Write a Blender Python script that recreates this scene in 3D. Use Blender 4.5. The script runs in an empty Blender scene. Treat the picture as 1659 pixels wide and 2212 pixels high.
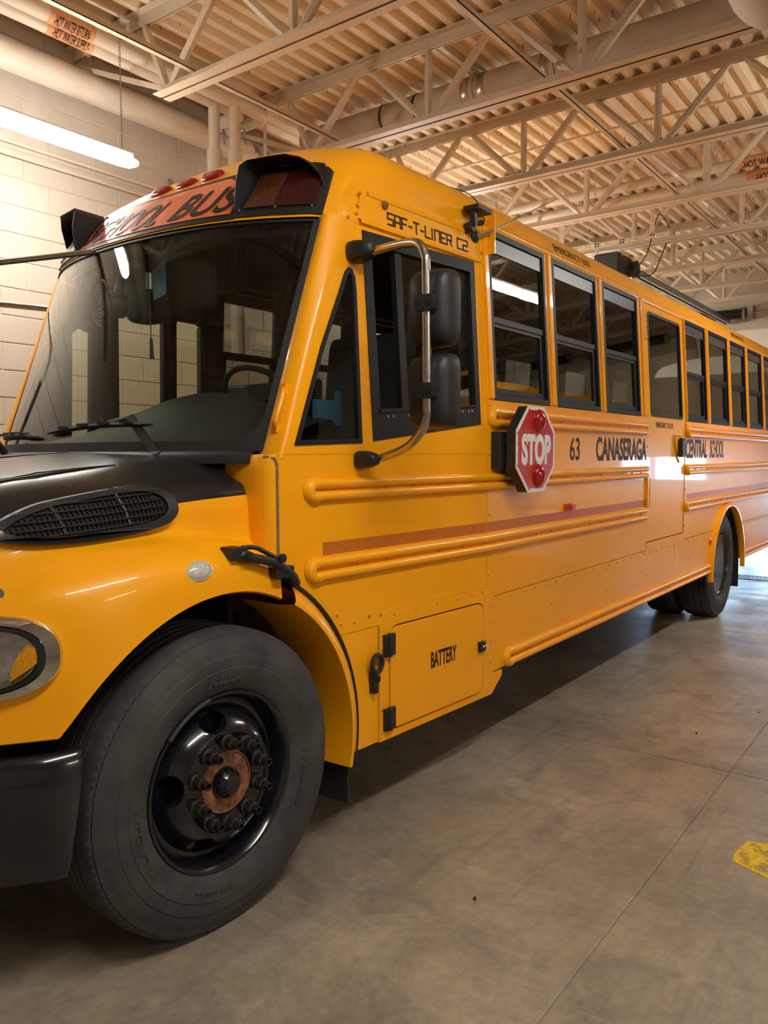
import bpy, bmesh, math, random
from mathutils import Vector, Matrix
from mathutils.geometry import tessellate_polygon

# ------------------------------------------------------------------ camera, world, exposure
scene = bpy.context.scene
COL = scene.collection
yaw, pit, rol = math.radians(53.544), math.radians(-4.084), math.radians(0.22)
fw = Vector((math.sin(yaw) * math.cos(pit), math.cos(yaw) * math.cos(pit), math.sin(pit)))
rt = Vector((math.cos(yaw), -math.sin(yaw), 0.0))
dn = fw.cross(rt)
rt2 = rt * math.cos(rol) + dn * math.sin(rol)
dn2 = -rt * math.sin(rol) + dn * math.cos(rol)
cam_data = bpy.data.cameras.new('camera')
cam_data.sensor_fit = 'HORIZONTAL'
cam_data.sensor_width = 36.0
cam_data.lens = 1718.1 / 1659 * 36.0
cam_data.clip_start, cam_data.clip_end = 0.05, 200
cam = bpy.data.objects.new('camera', cam_data)
COL.objects.link(cam)
Mx = Matrix((rt2, -dn2, -fw)).transposed().to_4x4()
Mx.translation = Vector((-1.775, -1.92, 1.595))
cam.matrix_world = Mx
scene.camera = cam

world = bpy.data.worlds.new('daylight')
scene.world = world
world.use_nodes = True
wn = world.node_tree.nodes
wn['Background'].inputs[0].default_value = (0.60, 0.80, 1.0, 1)
wn['Background'].inputs[1].default_value = 4.5

scene.view_settings.view_transform = 'Standard'
scene.view_settings.look = 'None'
scene.view_settings.gamma = 1.0
scene.view_settings.use_curve_mapping = False
scene.view_settings.exposure = 2.1
LAMP_STRENGTH = 17.5
LAMP_COLOR = (1.0, 0.955, 0.885)
scene.cycles.max_bounces = 10
scene.cycles.diffuse_bounces = 5
scene.cycles.glossy_bounces = 4
scene.cycles.transmission_bounces = 8
scene.cycles.transparent_max_bounces = 24
scene.cycles.sample_clamp_indirect = 6.0
scene.cycles.use_denoising = True

random.seed(7)
PI = math.pi

# ------------------------------------------------------------------ materials
MATS = {}
def nodes_of(name):
    m = bpy.data.materials.new(name)
    m.use_nodes = True
    nt = m.node_tree
    return m, nt, nt.nodes['Principled BSDF']

def pos_tex(nt, scale=1.0, vec=(1, 1, 1)):
    g = nt.nodes.new('ShaderNodeNewGeometry')
    mp = nt.nodes.new('ShaderNodeMapping')
    mp.inputs['Scale'].default_value = (vec[0] * scale, vec[1] * scale, vec[2] * scale)
    nt.links.new(g.outputs['Position'], mp.inputs['Vector'])
    return mp.outputs['Vector']

def noise(nt, vec, scale, detail=4, rough=0.55, dist=0.0):
    n = nt.nodes.new('ShaderNodeTexNoise')
    n.inputs['Scale'].default_value = scale
    n.inputs['Detail'].default_value = detail
    n.inputs['Roughness'].default_value = rough
    n.inputs['Distortion'].default_value = dist
    nt.links.new(vec, n.inputs['Vector'])
    return n.outputs['Fac']

def ramp(nt, fac, stops):
    r = nt.nodes.new('ShaderNodeValToRGB')
    cr = r.color_ramp
    while len(cr.elements) > 1:
        cr.elements.remove(cr.elements[-1])
    cr.elements[0].position = stops[0][0]
    cr.elements[0].color = (*stops[0][1], 1)
    for p, c in stops[1:]:
        e = cr.elements.new(p)
        e.color = (*c, 1)
    nt.links.new(fac, r.inputs['Fac'])
    return r.outputs['Color']

def mixc(nt, fac, a, b, mode='MIX'):
    m = nt.nodes.new('ShaderNodeMix')
    m.data_type = 'RGBA'
    m.blend_type = mode
    for sock, v in ((m.inputs[0], fac), (m.inputs[6], a), (m.inputs[7], b)):
        if hasattr(v, 'links') or hasattr(v, 'node'):
            nt.links.new(v, sock)
        elif isinstance(v, (int, float)):
            sock.default_value = v
        else:
            sock.default_value = (*v, 1)
    return m.outputs[2]

def bump(nt, bs, height, strength=0.2, dist=0.01):
    b = nt.nodes.new('ShaderNodeBump')
    b.inputs['Strength'].default_value = strength
    b.inputs['Distance'].default_value = dist
    nt.links.new(height, b.inputs['Height'])
    nt.links.new(b.outputs['Normal'], bs.inputs['Normal'])
    return b

def mat(name, color, rough=0.5, metal=0.0, coat=0.0, var=0.0, vscale=8.0, bmp=0.0, bscale=200.0, spec=0.5, emit=None, estr=0.0, dirt=None, coat_rough=0.05):
    m, nt, bs = nodes_of(name)
    bs.inputs['Roughness'].default_value = rough
    bs.inputs['Metallic'].default_value = metal
    bs.inputs['Coat Weight'].default_value = coat
    bs.inputs['Coat Roughness'].default_value = coat_rough
    bs.inputs['Specular IOR Level'].default_value = spec
    bs.inputs['Base Color'].default_value = (*color, 1)
    v = pos_tex(nt)
    if var > 0:
        n = noise(nt, v, vscale)
        lo = tuple(c * (1 - var) for c in color)
        hi = tuple(min(1, c * (1 + var)) for c in color)
        col = ramp(nt, n, [(0.3, lo), (0.7, hi)])
        if dirt:
            n2 = noise(nt, v, dirt[1], 6, 0.7)
            f = ramp(nt, n2, [(dirt[2], (0, 0, 0)), (dirt[3], (1, 1, 1))])
            col = mixc(nt, f, col, dirt[0])
        nt.links.new(col, bs.inputs['Base Color'])
    if bmp > 0:
        bump(nt, bs, noise(nt, v, bscale, 3), bmp, 0.004)
    if emit:
        bs.inputs['Emission Color'].default_value = (*emit, 1)
        bs.inputs['Emission Strength'].default_value = estr
    MATS[name] = m
    return m

def glass(name, tint, refl=1.0, ior=1.5, wavy=0.0, rough=0.0):
    m = bpy.data.materials.new(name)
    m.use_nodes = True
    nt = m.node_tree
    nt.nodes.remove(nt.nodes['Principled BSDF'])
    out = nt.nodes['Material Output']
    tr = nt.nodes.new('ShaderNodeBsdfTransparent')
    tr.inputs[0].default_value = (*tint, 1)
    gl = nt.nodes.new('ShaderNodeBsdfGlossy')
    gl.inputs[0].default_value = (refl, refl, refl, 1)
    gl.inputs['Roughness'].default_value = rough
    fr = nt.nodes.new('ShaderNodeFresnel')
    ge = nt.nodes.new('ShaderNodeNewGeometry')
    ma = nt.nodes.new('ShaderNodeMath')
    ma.operation = 'MULTIPLY_ADD'      # same reflectance from either side of the thin pane
    nt.links.new(ge.outputs['Backfacing'], ma.inputs[0])
    ma.inputs[1].default_value = 1 / ior - ior
    ma.inputs[2].default_value = ior
    nt.links.new(ma.outputs[0], fr.inputs['IOR'])
    mx = nt.nodes.new('ShaderNodeMixShader')
    nt.links.new(fr.outputs[0], mx.inputs[0])
    nt.links.new(tr.outputs[0], mx.inputs[1])
    nt.links.new(gl.outputs[0], mx.inputs[2])
    if wavy:
        v = pos_tex(nt)
        b = nt.nodes.new('ShaderNodeBump')
        b.inputs['Strength'].default_value = wavy
        b.inputs['Distance'].default_value = 0.02
        nt.links.new(noise(nt, v, 3.5, 1), b.inputs['Height'])
        nt.links.new(b.outputs[0], gl.inputs['Normal'])
    nt.links.new(mx.outputs[0], out.inputs[0])
    MATS[name] = m
    return m

YEL = (0.97, 0.405, 0.003)
mat('bus_yellow', YEL, 0.36, coat=0.32, var=0.03, vscale=3.0, coat_rough=0.05, spec=0.3)
mat('hood_black', (0.012, 0.012, 0.012), 0.27, var=0.1, spec=0.6)
mat('black_plastic', (0.014, 0.014, 0.015), 0.45, var=0.15, bmp=0.15, bscale=400)
mat('black_gloss', (0.008, 0.009, 0.011), 0.14, coat=0.6, var=0.1)
mat('black_frame', (0.010, 0.0103, 0.011), 0.5, var=0.1, spec=0.3)
mat('rubber_seal', (0.012, 0.012, 0.012), 0.6, var=0.1)
mat('grey_sash', (0.09, 0.095, 0.1), 0.35, metal=0.4, var=0.05)
mat('interior_dark', (0.012, 0.0125, 0.013), 0.7, var=0.2)
mat('interior_grey', (0.05, 0.053, 0.055), 0.6, var=0.1)
mat('dash_grey', (0.03, 0.034, 0.034), 0.6, var=0.15, bmp=0.2, bscale=500)
mat('seat_vinyl', (0.028, 0.03, 0.034), 0.5, var=0.15)
mat('chrome', (0.75, 0.75, 0.75), 0.06, metal=1.0)
mat('steel_tube', (0.5, 0.47, 0.43), 0.25, metal=1.0, var=0.15, vscale=30)
mat('galvanised', (0.38, 0.4, 0.4), 0.35, metal=0.9, var=0.2, vscale=20)
mat('zinc', (0.3, 0.29, 0.27), 0.4, metal=0.8, var=0.2, vscale=60)
mat('rust', (0.24, 0.10, 0.04), 0.85, var=0.55, vscale=40, bmp=0.5, bscale=150)
mat('rim_black', (0.006, 0.0075, 0.011), 0.16, coat=0.5, var=0.15, dirt=((0.03, 0.02, 0.012), 14, 0.62, 0.8))
mat('nut_steel', (0.035, 0.033, 0.03), 0.5, metal=0.5, var=0.4, vscale=90)
mat('red_paint', (0.5, 0.006, 0.012), 0.3, coat=0.3, var=0.06, vscale=60)
mat('white_film', (0.82, 0.82, 0.8), 0.4, var=0.03)
mat('red_lens', (0.35, 0.004, 0.01), 0.12, coat=0.7, var=0.2, vscale=90)
mat('dark_red_lens', (0.045, 0.004, 0.005), 0.25, coat=0.2, var=0.3, vscale=70)
mat('dark_amber_lens', (0.085, 0.022, 0.009), 0.25, coat=0.2, var=0.3, vscale=70)
mat('amber_lens', (0.9, 0.33, 0.004), 0.25, coat=0.2, var=0.25, vscale=150, bmp=0.4, bscale=300)
mat('orange_lens', (0.6, 0.07, 0.006), 0.2, coat=0.5, var=0.2, vscale=90)
mat('clear_lens', (0.55, 0.53, 0.48), 0.15, coat=0.6, var=0.2, vscale=120)
mat('sign_orange', (0.78, 0.17, 0.05), 0.45, coat=0.5, var=0.06, vscale=20, coat_rough=0.03, spec=0.2)
mat('decal_black', (0.012, 0.01, 0.01), 0.5, spec=0.25)
mat('lamp_reflector', (0.62, 0.62, 0.62), 0.16, metal=1.0, var=0.25, vscale=45, bmp=0.25, bscale=60)
mat('tape_orange', (0.52, 0.145, 0.006), 0.45, var=0.08, vscale=120)
mat('rivet_yellow', (0.8, 0.33, 0.01), 0.35, coat=0.4, dirt=((0.12, 0.035, 0.008), 7, 0.45, 0.7), var=0.1)
mat('lamp_housing', (0.75, 0.75, 0.73), 0.4)
mat('underbody', (0.01, 0.0095, 0.009), 0.85, var=0.3)
mat('mudflap', (0.018, 0.017, 0.016), 0.7, var=0.3, bmp=0.3, bscale=60)
mat('blue_paper', (0.04, 0.22, 0.4), 0.6, var=0.05)
mat('dirty_well', (0.55, 0.22, 0.012), 0.6, var=0.3, vscale=6, dirt=((0.1, 0.08, 0.055), 4, 0.4, 0.62))
CREAM = (0.72, 0.60, 0.47)
mat('joist_paint', (0.53, 0.435, 0.315), 0.45, var=0.05, vscale=5, coat=0.1)
mat('deck_paint', (0.68, 0.555, 0.39), 0.55, var=0.05, vscale=3)
mat('pipe_paint', (0.58, 0.50, 0.40), 0.55, var=0.04, vscale=6)
mat('duct_paint', (0.48, 0.41, 0.32), 0.5, var=0.05, vscale=4)
mat('label_orange', (0.6, 0.28, 0.13), 0.6, var=0.05)
mat('wire_black', (0.012, 0.012, 0.012), 0.5)
mat('door_panel', (0.78, 0.74, 0.66), 0.45, var=0.04)
mat('yellow_line', (0.75, 0.5, 0.01), 0.6, var=0.2, vscale=30)
mat('drain_iron', (0.02, 0.022, 0.024), 0.5, metal=0.5)
mat('debris', (0.02, 0.015, 0.01), 0.8, var=0.3)

def mat_block():
    m, nt, bs = nodes_of('wall_block')
    v = pos_tex(nt)
    col = ramp(nt, noise(nt, v, 1.3, 3), [(0.3, (0.46, 0.405, 0.335)), (0.7, (0.515, 0.455, 0.38))])
    nt.links.new(col, bs.inputs['Base Color'])
    bs.inputs['Roughness'].default_value = 0.5
    bump(nt, bs, noise(nt, v, 120, 4, 0.6), 0.35, 0.004)
    MATS['wall_block'] = m
mat_block()
mat('mortar', (0.47, 0.41, 0.33), 0.7, var=0.08, vscale=20)

def mat_tyre():
    m, nt, bs = nodes_of('tyre_rubber')
    v = pos_tex(nt)
    a = ramp(nt, noise(nt, v, 5, 6, 0.65), [(0.3, (0.030, 0.0305, 0.031)), (0.72, (0.075, 0.073, 0.068))])
    b = ramp(nt, noise(nt, v, 60, 4), [(0.45, (0, 0, 0)), (0.8, (0.35, 0.35, 0.35))])
    nt.links.new(mixc(nt, b, a, (0.075, 0.066, 0.052)), bs.inputs['Base Color'])
    bs.inputs['Roughness'].default_value = 0.72
    bs.inputs['Specular IOR Level'].default_value = 0.3
    bump(nt, bs, noise(nt, v, 300, 2), 0.1, 0.002)
    MATS['tyre_rubber'] = m
mat_tyre()

def mat_floor():
    m, nt, bs = nodes_of('concrete_floor')
    v = pos_tex(nt)
    base = ramp(nt, noise(nt, v, 0.9, 7, 0.62, 0.4), [(0.25, (0.19, 0.160, 0.118)), (0.5, (0.31, 0.262, 0.196)), (0.75, (0.43, 0.365, 0.28))])
    fine = ramp(nt, noise(nt, v, 22, 6, 0.7), [(0.35, (0.8, 0.8, 0.8)), (0.65, (1.1, 1.1, 1.1))])
    c = mixc(nt, 0.8, base, fine, 'MULTIPLY')
    mott = ramp(nt, noise(nt, v, 2.6, 8, 0.72, 1.0), [(0.34, (0.62, 0.63, 0.66)), (0.5, (1.0, 1.0, 1.0)), (0.66, (1.22, 1.18, 1.10))])
    c = mixc(nt, 0.85, c, mott, 'MULTIPLY')
    # streaks along the travel direction of the vehicles (tyre scuffs)
    vs = pos_tex(nt, 1.0, (0.9, 14, 1))
    st = ramp(nt, noise(nt, vs, 0.8, 5, 0.6, 1.2), [(0.54, (0, 0, 0)), (0.72, (0.42, 0.42, 0.42))])
    c = mixc(nt, st, c, (0.15, 0.128, 0.098))
    vs2 = pos_tex(nt, 1.0, (9, 1.2, 1))
    st2 = ramp(nt, noise(nt, vs2, 0.9, 6, 0.7, 1.6), [(0.58, (0, 0, 0)), (0.72, (0.35, 0.35, 0.35))])
    c = mixc(nt, st2, c, (0.50, 0.43, 0.33))
    # dark specks and pits
    vo = nt.nodes.new('ShaderNodeTexVoronoi')
    vo.inputs['Scale'].default_value = 7.0
    nt.links.new(v, vo.inputs['Vector'])
    sp = ramp(nt, vo.outputs['Distance'], [(0.0, (0.75, 0.75, 0.75)), (0.045, (0, 0, 0))])
    c = mixc(nt, sp, c, (0.06, 0.045, 0.03))
    # rust coloured drips
    ru = ramp(nt, noise(nt, pos_tex(nt, 1.0, (1.0, 1.6, 1)), 1.35, 3, 0.5), [(0.66, (0, 0, 0)), (0.78, (0.5, 0.5, 0.5))])
    c = mixc(nt, ru, c, (0.33, 0.19, 0.075))
    nt.links.new(c, bs.inputs['Base Color'])
    r = ramp(nt, noise(nt, v, 3, 5), [(0.3, (0.30, 0.30, 0.30)), (0.7, (0.5, 0.5, 0.5))])
    nt.links.new(r, bs.inputs['Roughness'])
    bump(nt, bs, noise(nt, v, 90, 5), 0.12, 0.003)
    MATS['concrete_floor'] = m
mat_floor()

def mat_worn(name, color):
    m, nt, bs = nodes_of(name)
    v = pos_tex(nt)
    bs.inputs['Base Color'].default_value = (*color, 1)
    bs.inputs['Roughness'].default_value = 0.6
    f = ramp(nt, noise(nt, v, 16, 6, 0.75), [(0.40, (0, 0, 0)), (0.5, (1, 1, 1))])
    nt.links.new(f, bs.inputs['Alpha'])
    MATS[name] = m
mat_worn('worn_yellow', (0.78, 0.52, 0.008))

def mat_lamp():
    m, nt, bs = nodes_of('lamp_diffuser')
    bs.inputs['Base Color'].default_value = (0.9, 0.9, 0.9, 1)
    bs.inputs['Emission Color'].default_value = (*LAMP_COLOR, 1)
    bs.inputs['Emission Strength'].default_value = LAMP_STRENGTH
    MATS['lamp_diffuser'] = m
mat_lamp()

glass('windshield_glass', (0.86, 0.89, 0.84), 1.0, 1.4)
glass('side_glass', (0.7, 0.73, 0.7), 1.0, 1.5, 0.015)
glass('rear_glass', (0.55, 0.57, 0.56), 1.0, 1.7, 0.02)
glass('lamp_glass', (0.9, 0.92, 0.95), 1.0, 1.5)
glass('door_glass', (0.9, 0.95, 1.0), 1.0, 1.45)

# ------------------------------------------------------------------ mesh helpers
class MB:
    def __init__(s):
        s.v, s.f = [], []
    def add(s, vs, fs):
        o = len(s.v)
        s.v += [tuple(p) for p in vs]
        s.f += [tuple(i + o for i in f) for f in fs]
        return s
    def box(s, a, b):
        x0, y0, z0 = a; x1, y1, z1 = b
        return s.add([(x0, y0, z0), (x1, y0, z0), (x1, y1, z0), (x0, y1, z0), (x0, y0, z1), (x1, y0, z1), (x1, y1, z1), (x0, y1, z1)],
                     [(0, 3, 2, 1), (4, 5, 6, 7), (0, 1, 5, 4), (1, 2, 6, 5), (2, 3, 7, 6), (3, 0, 4, 7)])
    def bar(s, p, q, w, h, up=(0, 0, 1)):
        p, q = Vector(p), Vector(q)
        d = (q - p).normalized()
        u = Vector(up)
        a = d.cross(u)
        if a.length < 1e-4:
            a = d.cross(Vector((1, 0, 0)))
        a.normalize()
        b = a.cross(d).normalized()
        vs = []
        for c in (p, q):
            for i, j in ((-1, -1), (1, -1), (1, 1), (-1, 1)):
                vs.append(c + a * (w / 2 * i) + b * (h / 2 * j))
        return s.add(vs, [(3, 2, 1, 0), (4, 5, 6, 7), (0, 1, 5, 4), (1, 2, 6, 5), (2, 3, 7, 6), (3, 0, 4, 7)])
    def tube(s, pts, r, n=10, closed=False, caps=True):
        pts = [Vector(p) for p in pts]
        m = len(pts)
        rr = r if isinstance(r, (list, tuple)) else [r] * m
        tang = []
        for i in range(m):
            if closed:
                t = pts[(i + 1) % m] - pts[(i - 1) % m]
            else:
                t = pts[min(i + 1, m - 1)] - pts[max(i - 1, 0)]
            tang.append(t.normalized())
        ref = Vector((0, 0, 1)) if abs(tang[0].z) < 0.9 else Vector((1, 0, 0))
        a = tang[0].cross(ref).normalized()
        vs, fs = [], []
        for i in range(m):
            a = (a - tang[i] * a.dot(tang[i])).normalized()
            b = tang[i].cross(a)
            for k in range(n):
                t = 2 * PI * k / n
                vs.append(pts[i] + (a * math.cos(t) + b * math.sin(t)) * rr[i])
        for i in range(m if closed else m - 1):
            for k in range(n):
                i2 = (i + 1) % m
                fs.append((i * n + k, i * n + (k + 1) % n, i2 * n + (k + 1) % n, i2 * n + k))
        if caps and not closed:
            fs.append(tuple(range(n - 1, -1, -1)))
            fs.append(tuple((m - 1) * n + k for k in range(n)))
        return s.add(vs, fs)
    def lathe(s, prof, origin, axis, n=32, close=False, wob=None):
        axis = Vector(axis).normalized()
        ref = Vector((0, 0, 1)) if abs(axis.z) < 0.9 else Vector((1, 0, 0))
        a = axis.cross(ref).normalized()
        b = axis.cross(a)
        o = Vector(origin)
        vs, fs = [], []
        m = len(prof)
        for j, (r, d) in enumerate(prof):
            for k in range(n):
                t = 2 * PI * k / n
                r2 = r + (wob(j, k) if wob else 0)
                vs.append(o + axis * d + (a * math.cos(t) + b * math.sin(t)) * r2)
        for j in range(m if close else m - 1):
            j2 = (j + 1) % m
            for k in range(n):
                fs.append((j * n + k, j * n + (k + 1) % n, j2 * n + (k + 1) % n, j2 * n + k))
        if not close:
            if prof[0][0] > 1e-5:
                fs.append(tuple(range(n - 1, -1, -1)))
            if prof[-1][0] > 1e-5:
                fs.append(tuple((m - 1) * n + k for k in range(n)))
        return s.add(vs, fs)
    def grid(s, rows, close_u=False, close_v=False):
        nr, nc = len(rows), len(rows[0])
        vs = [p for r in rows for p in r]
        fs = []
        for i in range(nr if close_u else nr - 1):
            for j in range(nc if close_v else nc - 1):
                i2, j2 = (i + 1) % nr, (j + 1) % nc
                fs.append((i * nc + j, i * nc + j2, i2 * nc + j2, i2 * nc + j))
        return s.add(vs, fs)
    def shell(s, rows, thick_fn):
        """grid with an offset back side and closed rim; thick_fn(point) gives the back point"""
        nr, nc = len(rows), len(rows[0])
        fr = [Vector(p) for r in rows for p in r]
        bk = [Vector(thick_fn(p)) for p in fr]
        N = len(fr)
        fs = []
        for i in range(nr - 1):
            for j in range(nc - 1):
                q = (i * nc + j, i * nc + j + 1, (i + 1) * nc + j + 1, (i + 1) * nc + j)
                fs.append(q)
                fs.append(tuple(N + k for k in reversed(q)))
        rim = [j for j in range(nc)] + [i * nc + nc - 1 for i in range(1, nr)] + [(nr - 1) * nc + j for j in range(nc - 2, -1, -1)] + [i * nc for i in range(nr - 2, 0, -1)]
        for k in range(len(rim)):
            a, b = rim[k], rim[(k + 1) % len(rim)]
            fs.append((b, a, N + a, N + b))
        return s.add(fr + bk, fs)
    def slab(s, loops, front, back):
        """2D outline with holes -> closed solid; front/back map (u, v) to 3D"""
        tri = tessellate_polygon([[Vector((u, v, 0)) for u, v in lp] for lp in loops])
        flat = [p for lp in loops for p in lp]
        N = len(flat)
        vs = [front(*p) for p in flat] + [back(*p) for p in flat]
        fs = [tuple(t) for t in tri] + [tuple(N + i for i in reversed(t)) for t in tri]
        o = 0
        for lp in loops:
            n = len(lp)
            for i in range(n):
                a, b = o + i, o + (i + 1) % n
                fs.append((a, b, N + b, N + a))
            o += n
        return s.add(vs, fs)
    def sphere(s, c, r, n=12, sc=(1, 1, 1)):
        vs, fs = [], []
        m = n // 2
        for i in range(m + 1):
            ph = PI * i / m
            for k in range(n):
                t = 2 * PI * k / n
                vs.append((c[0] + sc[0] * r * math.sin(ph) * math.cos(t), c[1] + sc[1] * r * math.sin(ph) * math.sin(t), c[2] + sc[2] * r * math.cos(ph)))
        for i in range(m):
            for k in range(n):
                fs.append((i * n + k, i * n + (k + 1) % n, (i + 1) * n + (k + 1) % n, (i + 1) * n + k))
        return s.add(vs, fs)

def make_mesh(name, mb, material, smooth=35, weld=True):
    me = bpy.data.meshes.new(name)
    me.from_pydata([tuple(p) for p in mb.v], [], mb.f)
    bm = bmesh.new()
    bm.from_mesh(me)
    if weld:
        bmesh.ops.remove_doubles(bm, verts=bm.verts, dist=1e-5)
    bmesh.ops.recalc_face_normals(bm, faces=bm.faces)
    bm.to_mesh(me)
    bm.free()
    if smooth:
        for p in me.polygons:
            p.use_smooth = True
        me.set_sharp_from_angle(angle=math.radians(smooth))
    if material:
        me.materials.append(MATS[material])
    return me

def wpos(o):
    p = Vector(o.location)
    while o.parent:
        o = o.parent
        p += Vector(o.location)
    return p

def obj(name, mb, material, parent=None, label=None, cat=None, group=None, kind=None, smooth=35, bevel=0.0, origin=None, weld=True):
    """one mesh object from world coordinates, its origin moved to the foot of its own bounds"""
    xs, ys, zs = zip(*mb.v)
    c = Vector(origin) if origin else Vector(((min(xs) + max(xs)) / 2, (min(ys) + max(ys)) / 2, min(zs)))
    mb.v = [(p[0] - c.x, p[1] - c.y, p[2] - c.z) for p in mb.v]
    me = make_mesh(name, mb, material, smooth, weld)
    o = bpy.data.objects.new(name, me)
    COL.objects.link(o)
    if parent:
        o.parent = parent
        o.location = c - wpos(parent)
    else:
        o.location = c
    tag(o, label, cat, group, kind)
    if bevel:
        b = o.modifiers.new('bevel', 'BEVEL')
        b.width = bevel
        b.segments = 2
        b.limit_method = 'ANGLE'
        b.angle_limit = math.radians(40)
        b.harden_normals = False
    return o

def tag(o, label=None, cat=None, group=None, kind=None):
    if label: o['label'] = label
    if cat: o['category'] = cat
    if group: o['group'] = group
    if kind: o['kind'] = kind

def thing(name, label, cat, loc=(0, 0, 0), group=None):
    o = bpy.data.objects.new(name, None)
    o.empty_display_size = 0.1
    COL.objects.link(o)
    o.location = loc
    tag(o, label, cat, group)
    return o

def dup(root, delta, label=None, name=None):
    r = root.copy()
    COL.objects.link(r)
    r.location = Vector(root.location) + Vector(delta)
    if label: r['label'] = label
    if name: r.name = name
    for ch in list(root.children):
        c = ch.copy(); COL.objects.link(c); c.parent = r
        for g in ch.children:
            d = g.copy(); COL.objects.link(d); d.parent = c
    return r

def interp(keys, x):
    """piecewise Catmull-Rom over sorted (x, tuple)"""
    if x <= keys[0][0]: return keys[0][1]
    if x >= keys[-1][0]: return keys[-1][1]
    for i in range(len(keys) - 1):
        if keys[i][0] <= x <= keys[i + 1][0]:
            break
    x0, p1 = keys[i]; x1, p2 = keys[i + 1]
    h = x1 - x0
    t = (x - x0) / h
    def slope(j):
        a = keys[max(j - 1, 0)]; b = keys[min(j + 1, len(keys) - 1)]
        return tuple((q - p) / (b[0] - a[0]) for p, q in zip(a[1], b[1]))
    m1, m2 = slope(i), slope(i + 1)
    h00 = 2 * t ** 3 - 3 * t ** 2 + 1; h10 = t ** 3 - 2 * t ** 2 + t
    h01 = -2 * t ** 3 + 3 * t ** 2; h11 = t ** 3 - t ** 2
    return tuple(h00 * a + h10 * h * b + h01 * c + h11 * h * d for a, b, c, d in zip(p1, m1, p2, m2))

def spline(pts, sub=4):
    """Catmull-Rom resampling of a polyline"""
    P = [Vector(p) for p in pts]
    out = []
    for i in range(len(P) - 1):
        p0, p1, p2, p3 = P[max(i - 1, 0)], P[i], P[i + 1], P[min(i + 2, len(P) - 1)]
        for k in range(sub):
            t = k / sub
            out.append(0.5 * ((2 * p1) + (p2 - p0) * t + (2 * p0 - 5 * p1 + 4 * p2 - p3) * t * t + (3 * p1 - p0 - 3 * p2 + p3) * t ** 3))
    out.append(P[-1])
    return out

def rrect(u0, v0, u1, v1, r, n=5):
    pts = []
    for cx, cy, a0 in ((u1 - r, v1 - r, 0), (u0 + r, v1 - r, 90), (u0 + r, v0 + r, 180), (u1 - r, v0 + r, 270)):
        for k in range(n + 1):
            a = math.radians(a0 + 90 * k / n)
            pts.append((cx + r * math.cos(a), cy + r * math.sin(a)))
    return pts

def text_obj(name, string, place, height, width, material, parent, depth=0.0015, bold=0.0, slices=0, **kw):
    """lettering as real thin geometry; place(u, v, d) maps text plane to the surface"""
    cu = bpy.data.curves.new(name, 'FONT')
    cu.body = string
    cu.size = 1.0
    cu.extrude = 0.0
    cu.offset = bold
    tmp = bpy.data.objects.new(name + '_tmp', cu)
    COL.objects.link(tmp)
    dg = bpy.context.evaluated_depsgraph_get()
    me = bpy.data.meshes.new_from_object(tmp.evaluated_get(dg))
    bpy.data.objects.remove(tmp)
    bpy.data.curves.remove(cu)
    bm = bmesh.new(); bm.from_mesh(me)
    bmesh.ops.remove_doubles(bm, verts=bm.verts, dist=1e-4)
    if slices:                          # cut into bands so that tall letters can follow a curved surface
        lo, hi = min(v.co.y for v in bm.verts), max(v.co.y for v in bm.verts)
        for k in range(1, slices):
            bmesh.ops.bisect_plane(bm, geom=bm.verts[:] + bm.edges[:] + bm.faces[:], plane_co=(0, lo + (hi - lo) * k / slices, 0), plane_no=(0, 1, 0))
    ext = bmesh.ops.extrude_face_region(bm, geom=bm.faces[:])
    top = [e for e in ext['geom'] if isinstance(e, bmesh.types.BMVert)]
    topset = set(top)
    bm.verts.index_update()
    xs = [v.co.x for v in bm.verts]; ys = [v.co.y for v in bm.verts]
    x0, x1, y0, y1 = min(xs), max(xs), min(ys), max(ys)
    mb = MB()
    vs = []
    for v in bm.verts:
        u = (v.co.x - x0) / (x1 - x0) * width
        w = (v.co.y - y0) / (y1 - y0) * height
        vs.append(place(u, w, depth if v in topset else 0.0))
    fs = [tuple(v.index for v in f.verts) for f in bm.faces]
    bm.free(); bpy.data.meshes.remove(me)
    mb.add(vs, fs)
    return obj(name, mb, material, parent, smooth=0, weld=False, **kw)

# ------------------------------------------------------------------ the garage: floor, walls, roof deck
Y_WALL, Y_RIGHT, X_BACK, X_FRONT, Z_DECK = 3.8, -9.0, 13.2, -5.0, 4.72

fl = obj('floor', MB().box((X_FRONT - .2, Y_RIGHT - .2, -.3), (X_BACK + 4.5, Y_WALL + .2, -.005)), 'concrete_floor', kind='structure', smooth=0)
xe = [X_FRONT, -0.98, 2.39, 5.76, 9.13, X_BACK + 4.5]
ye = [Y_RIGHT, -4.4, -1.0, 2.4, Y_WALL]
for i in range(len(xe) - 1):
    for j in range(len(ye) - 1):
        g = .0035
        obj('floor_slab', MB().box((xe[i] + g, ye[j] + g, -.005), (xe[i + 1] - g, ye[j + 1] - g, 0)), 'concrete_floor', fl, smooth=0, bevel=.002)

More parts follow.
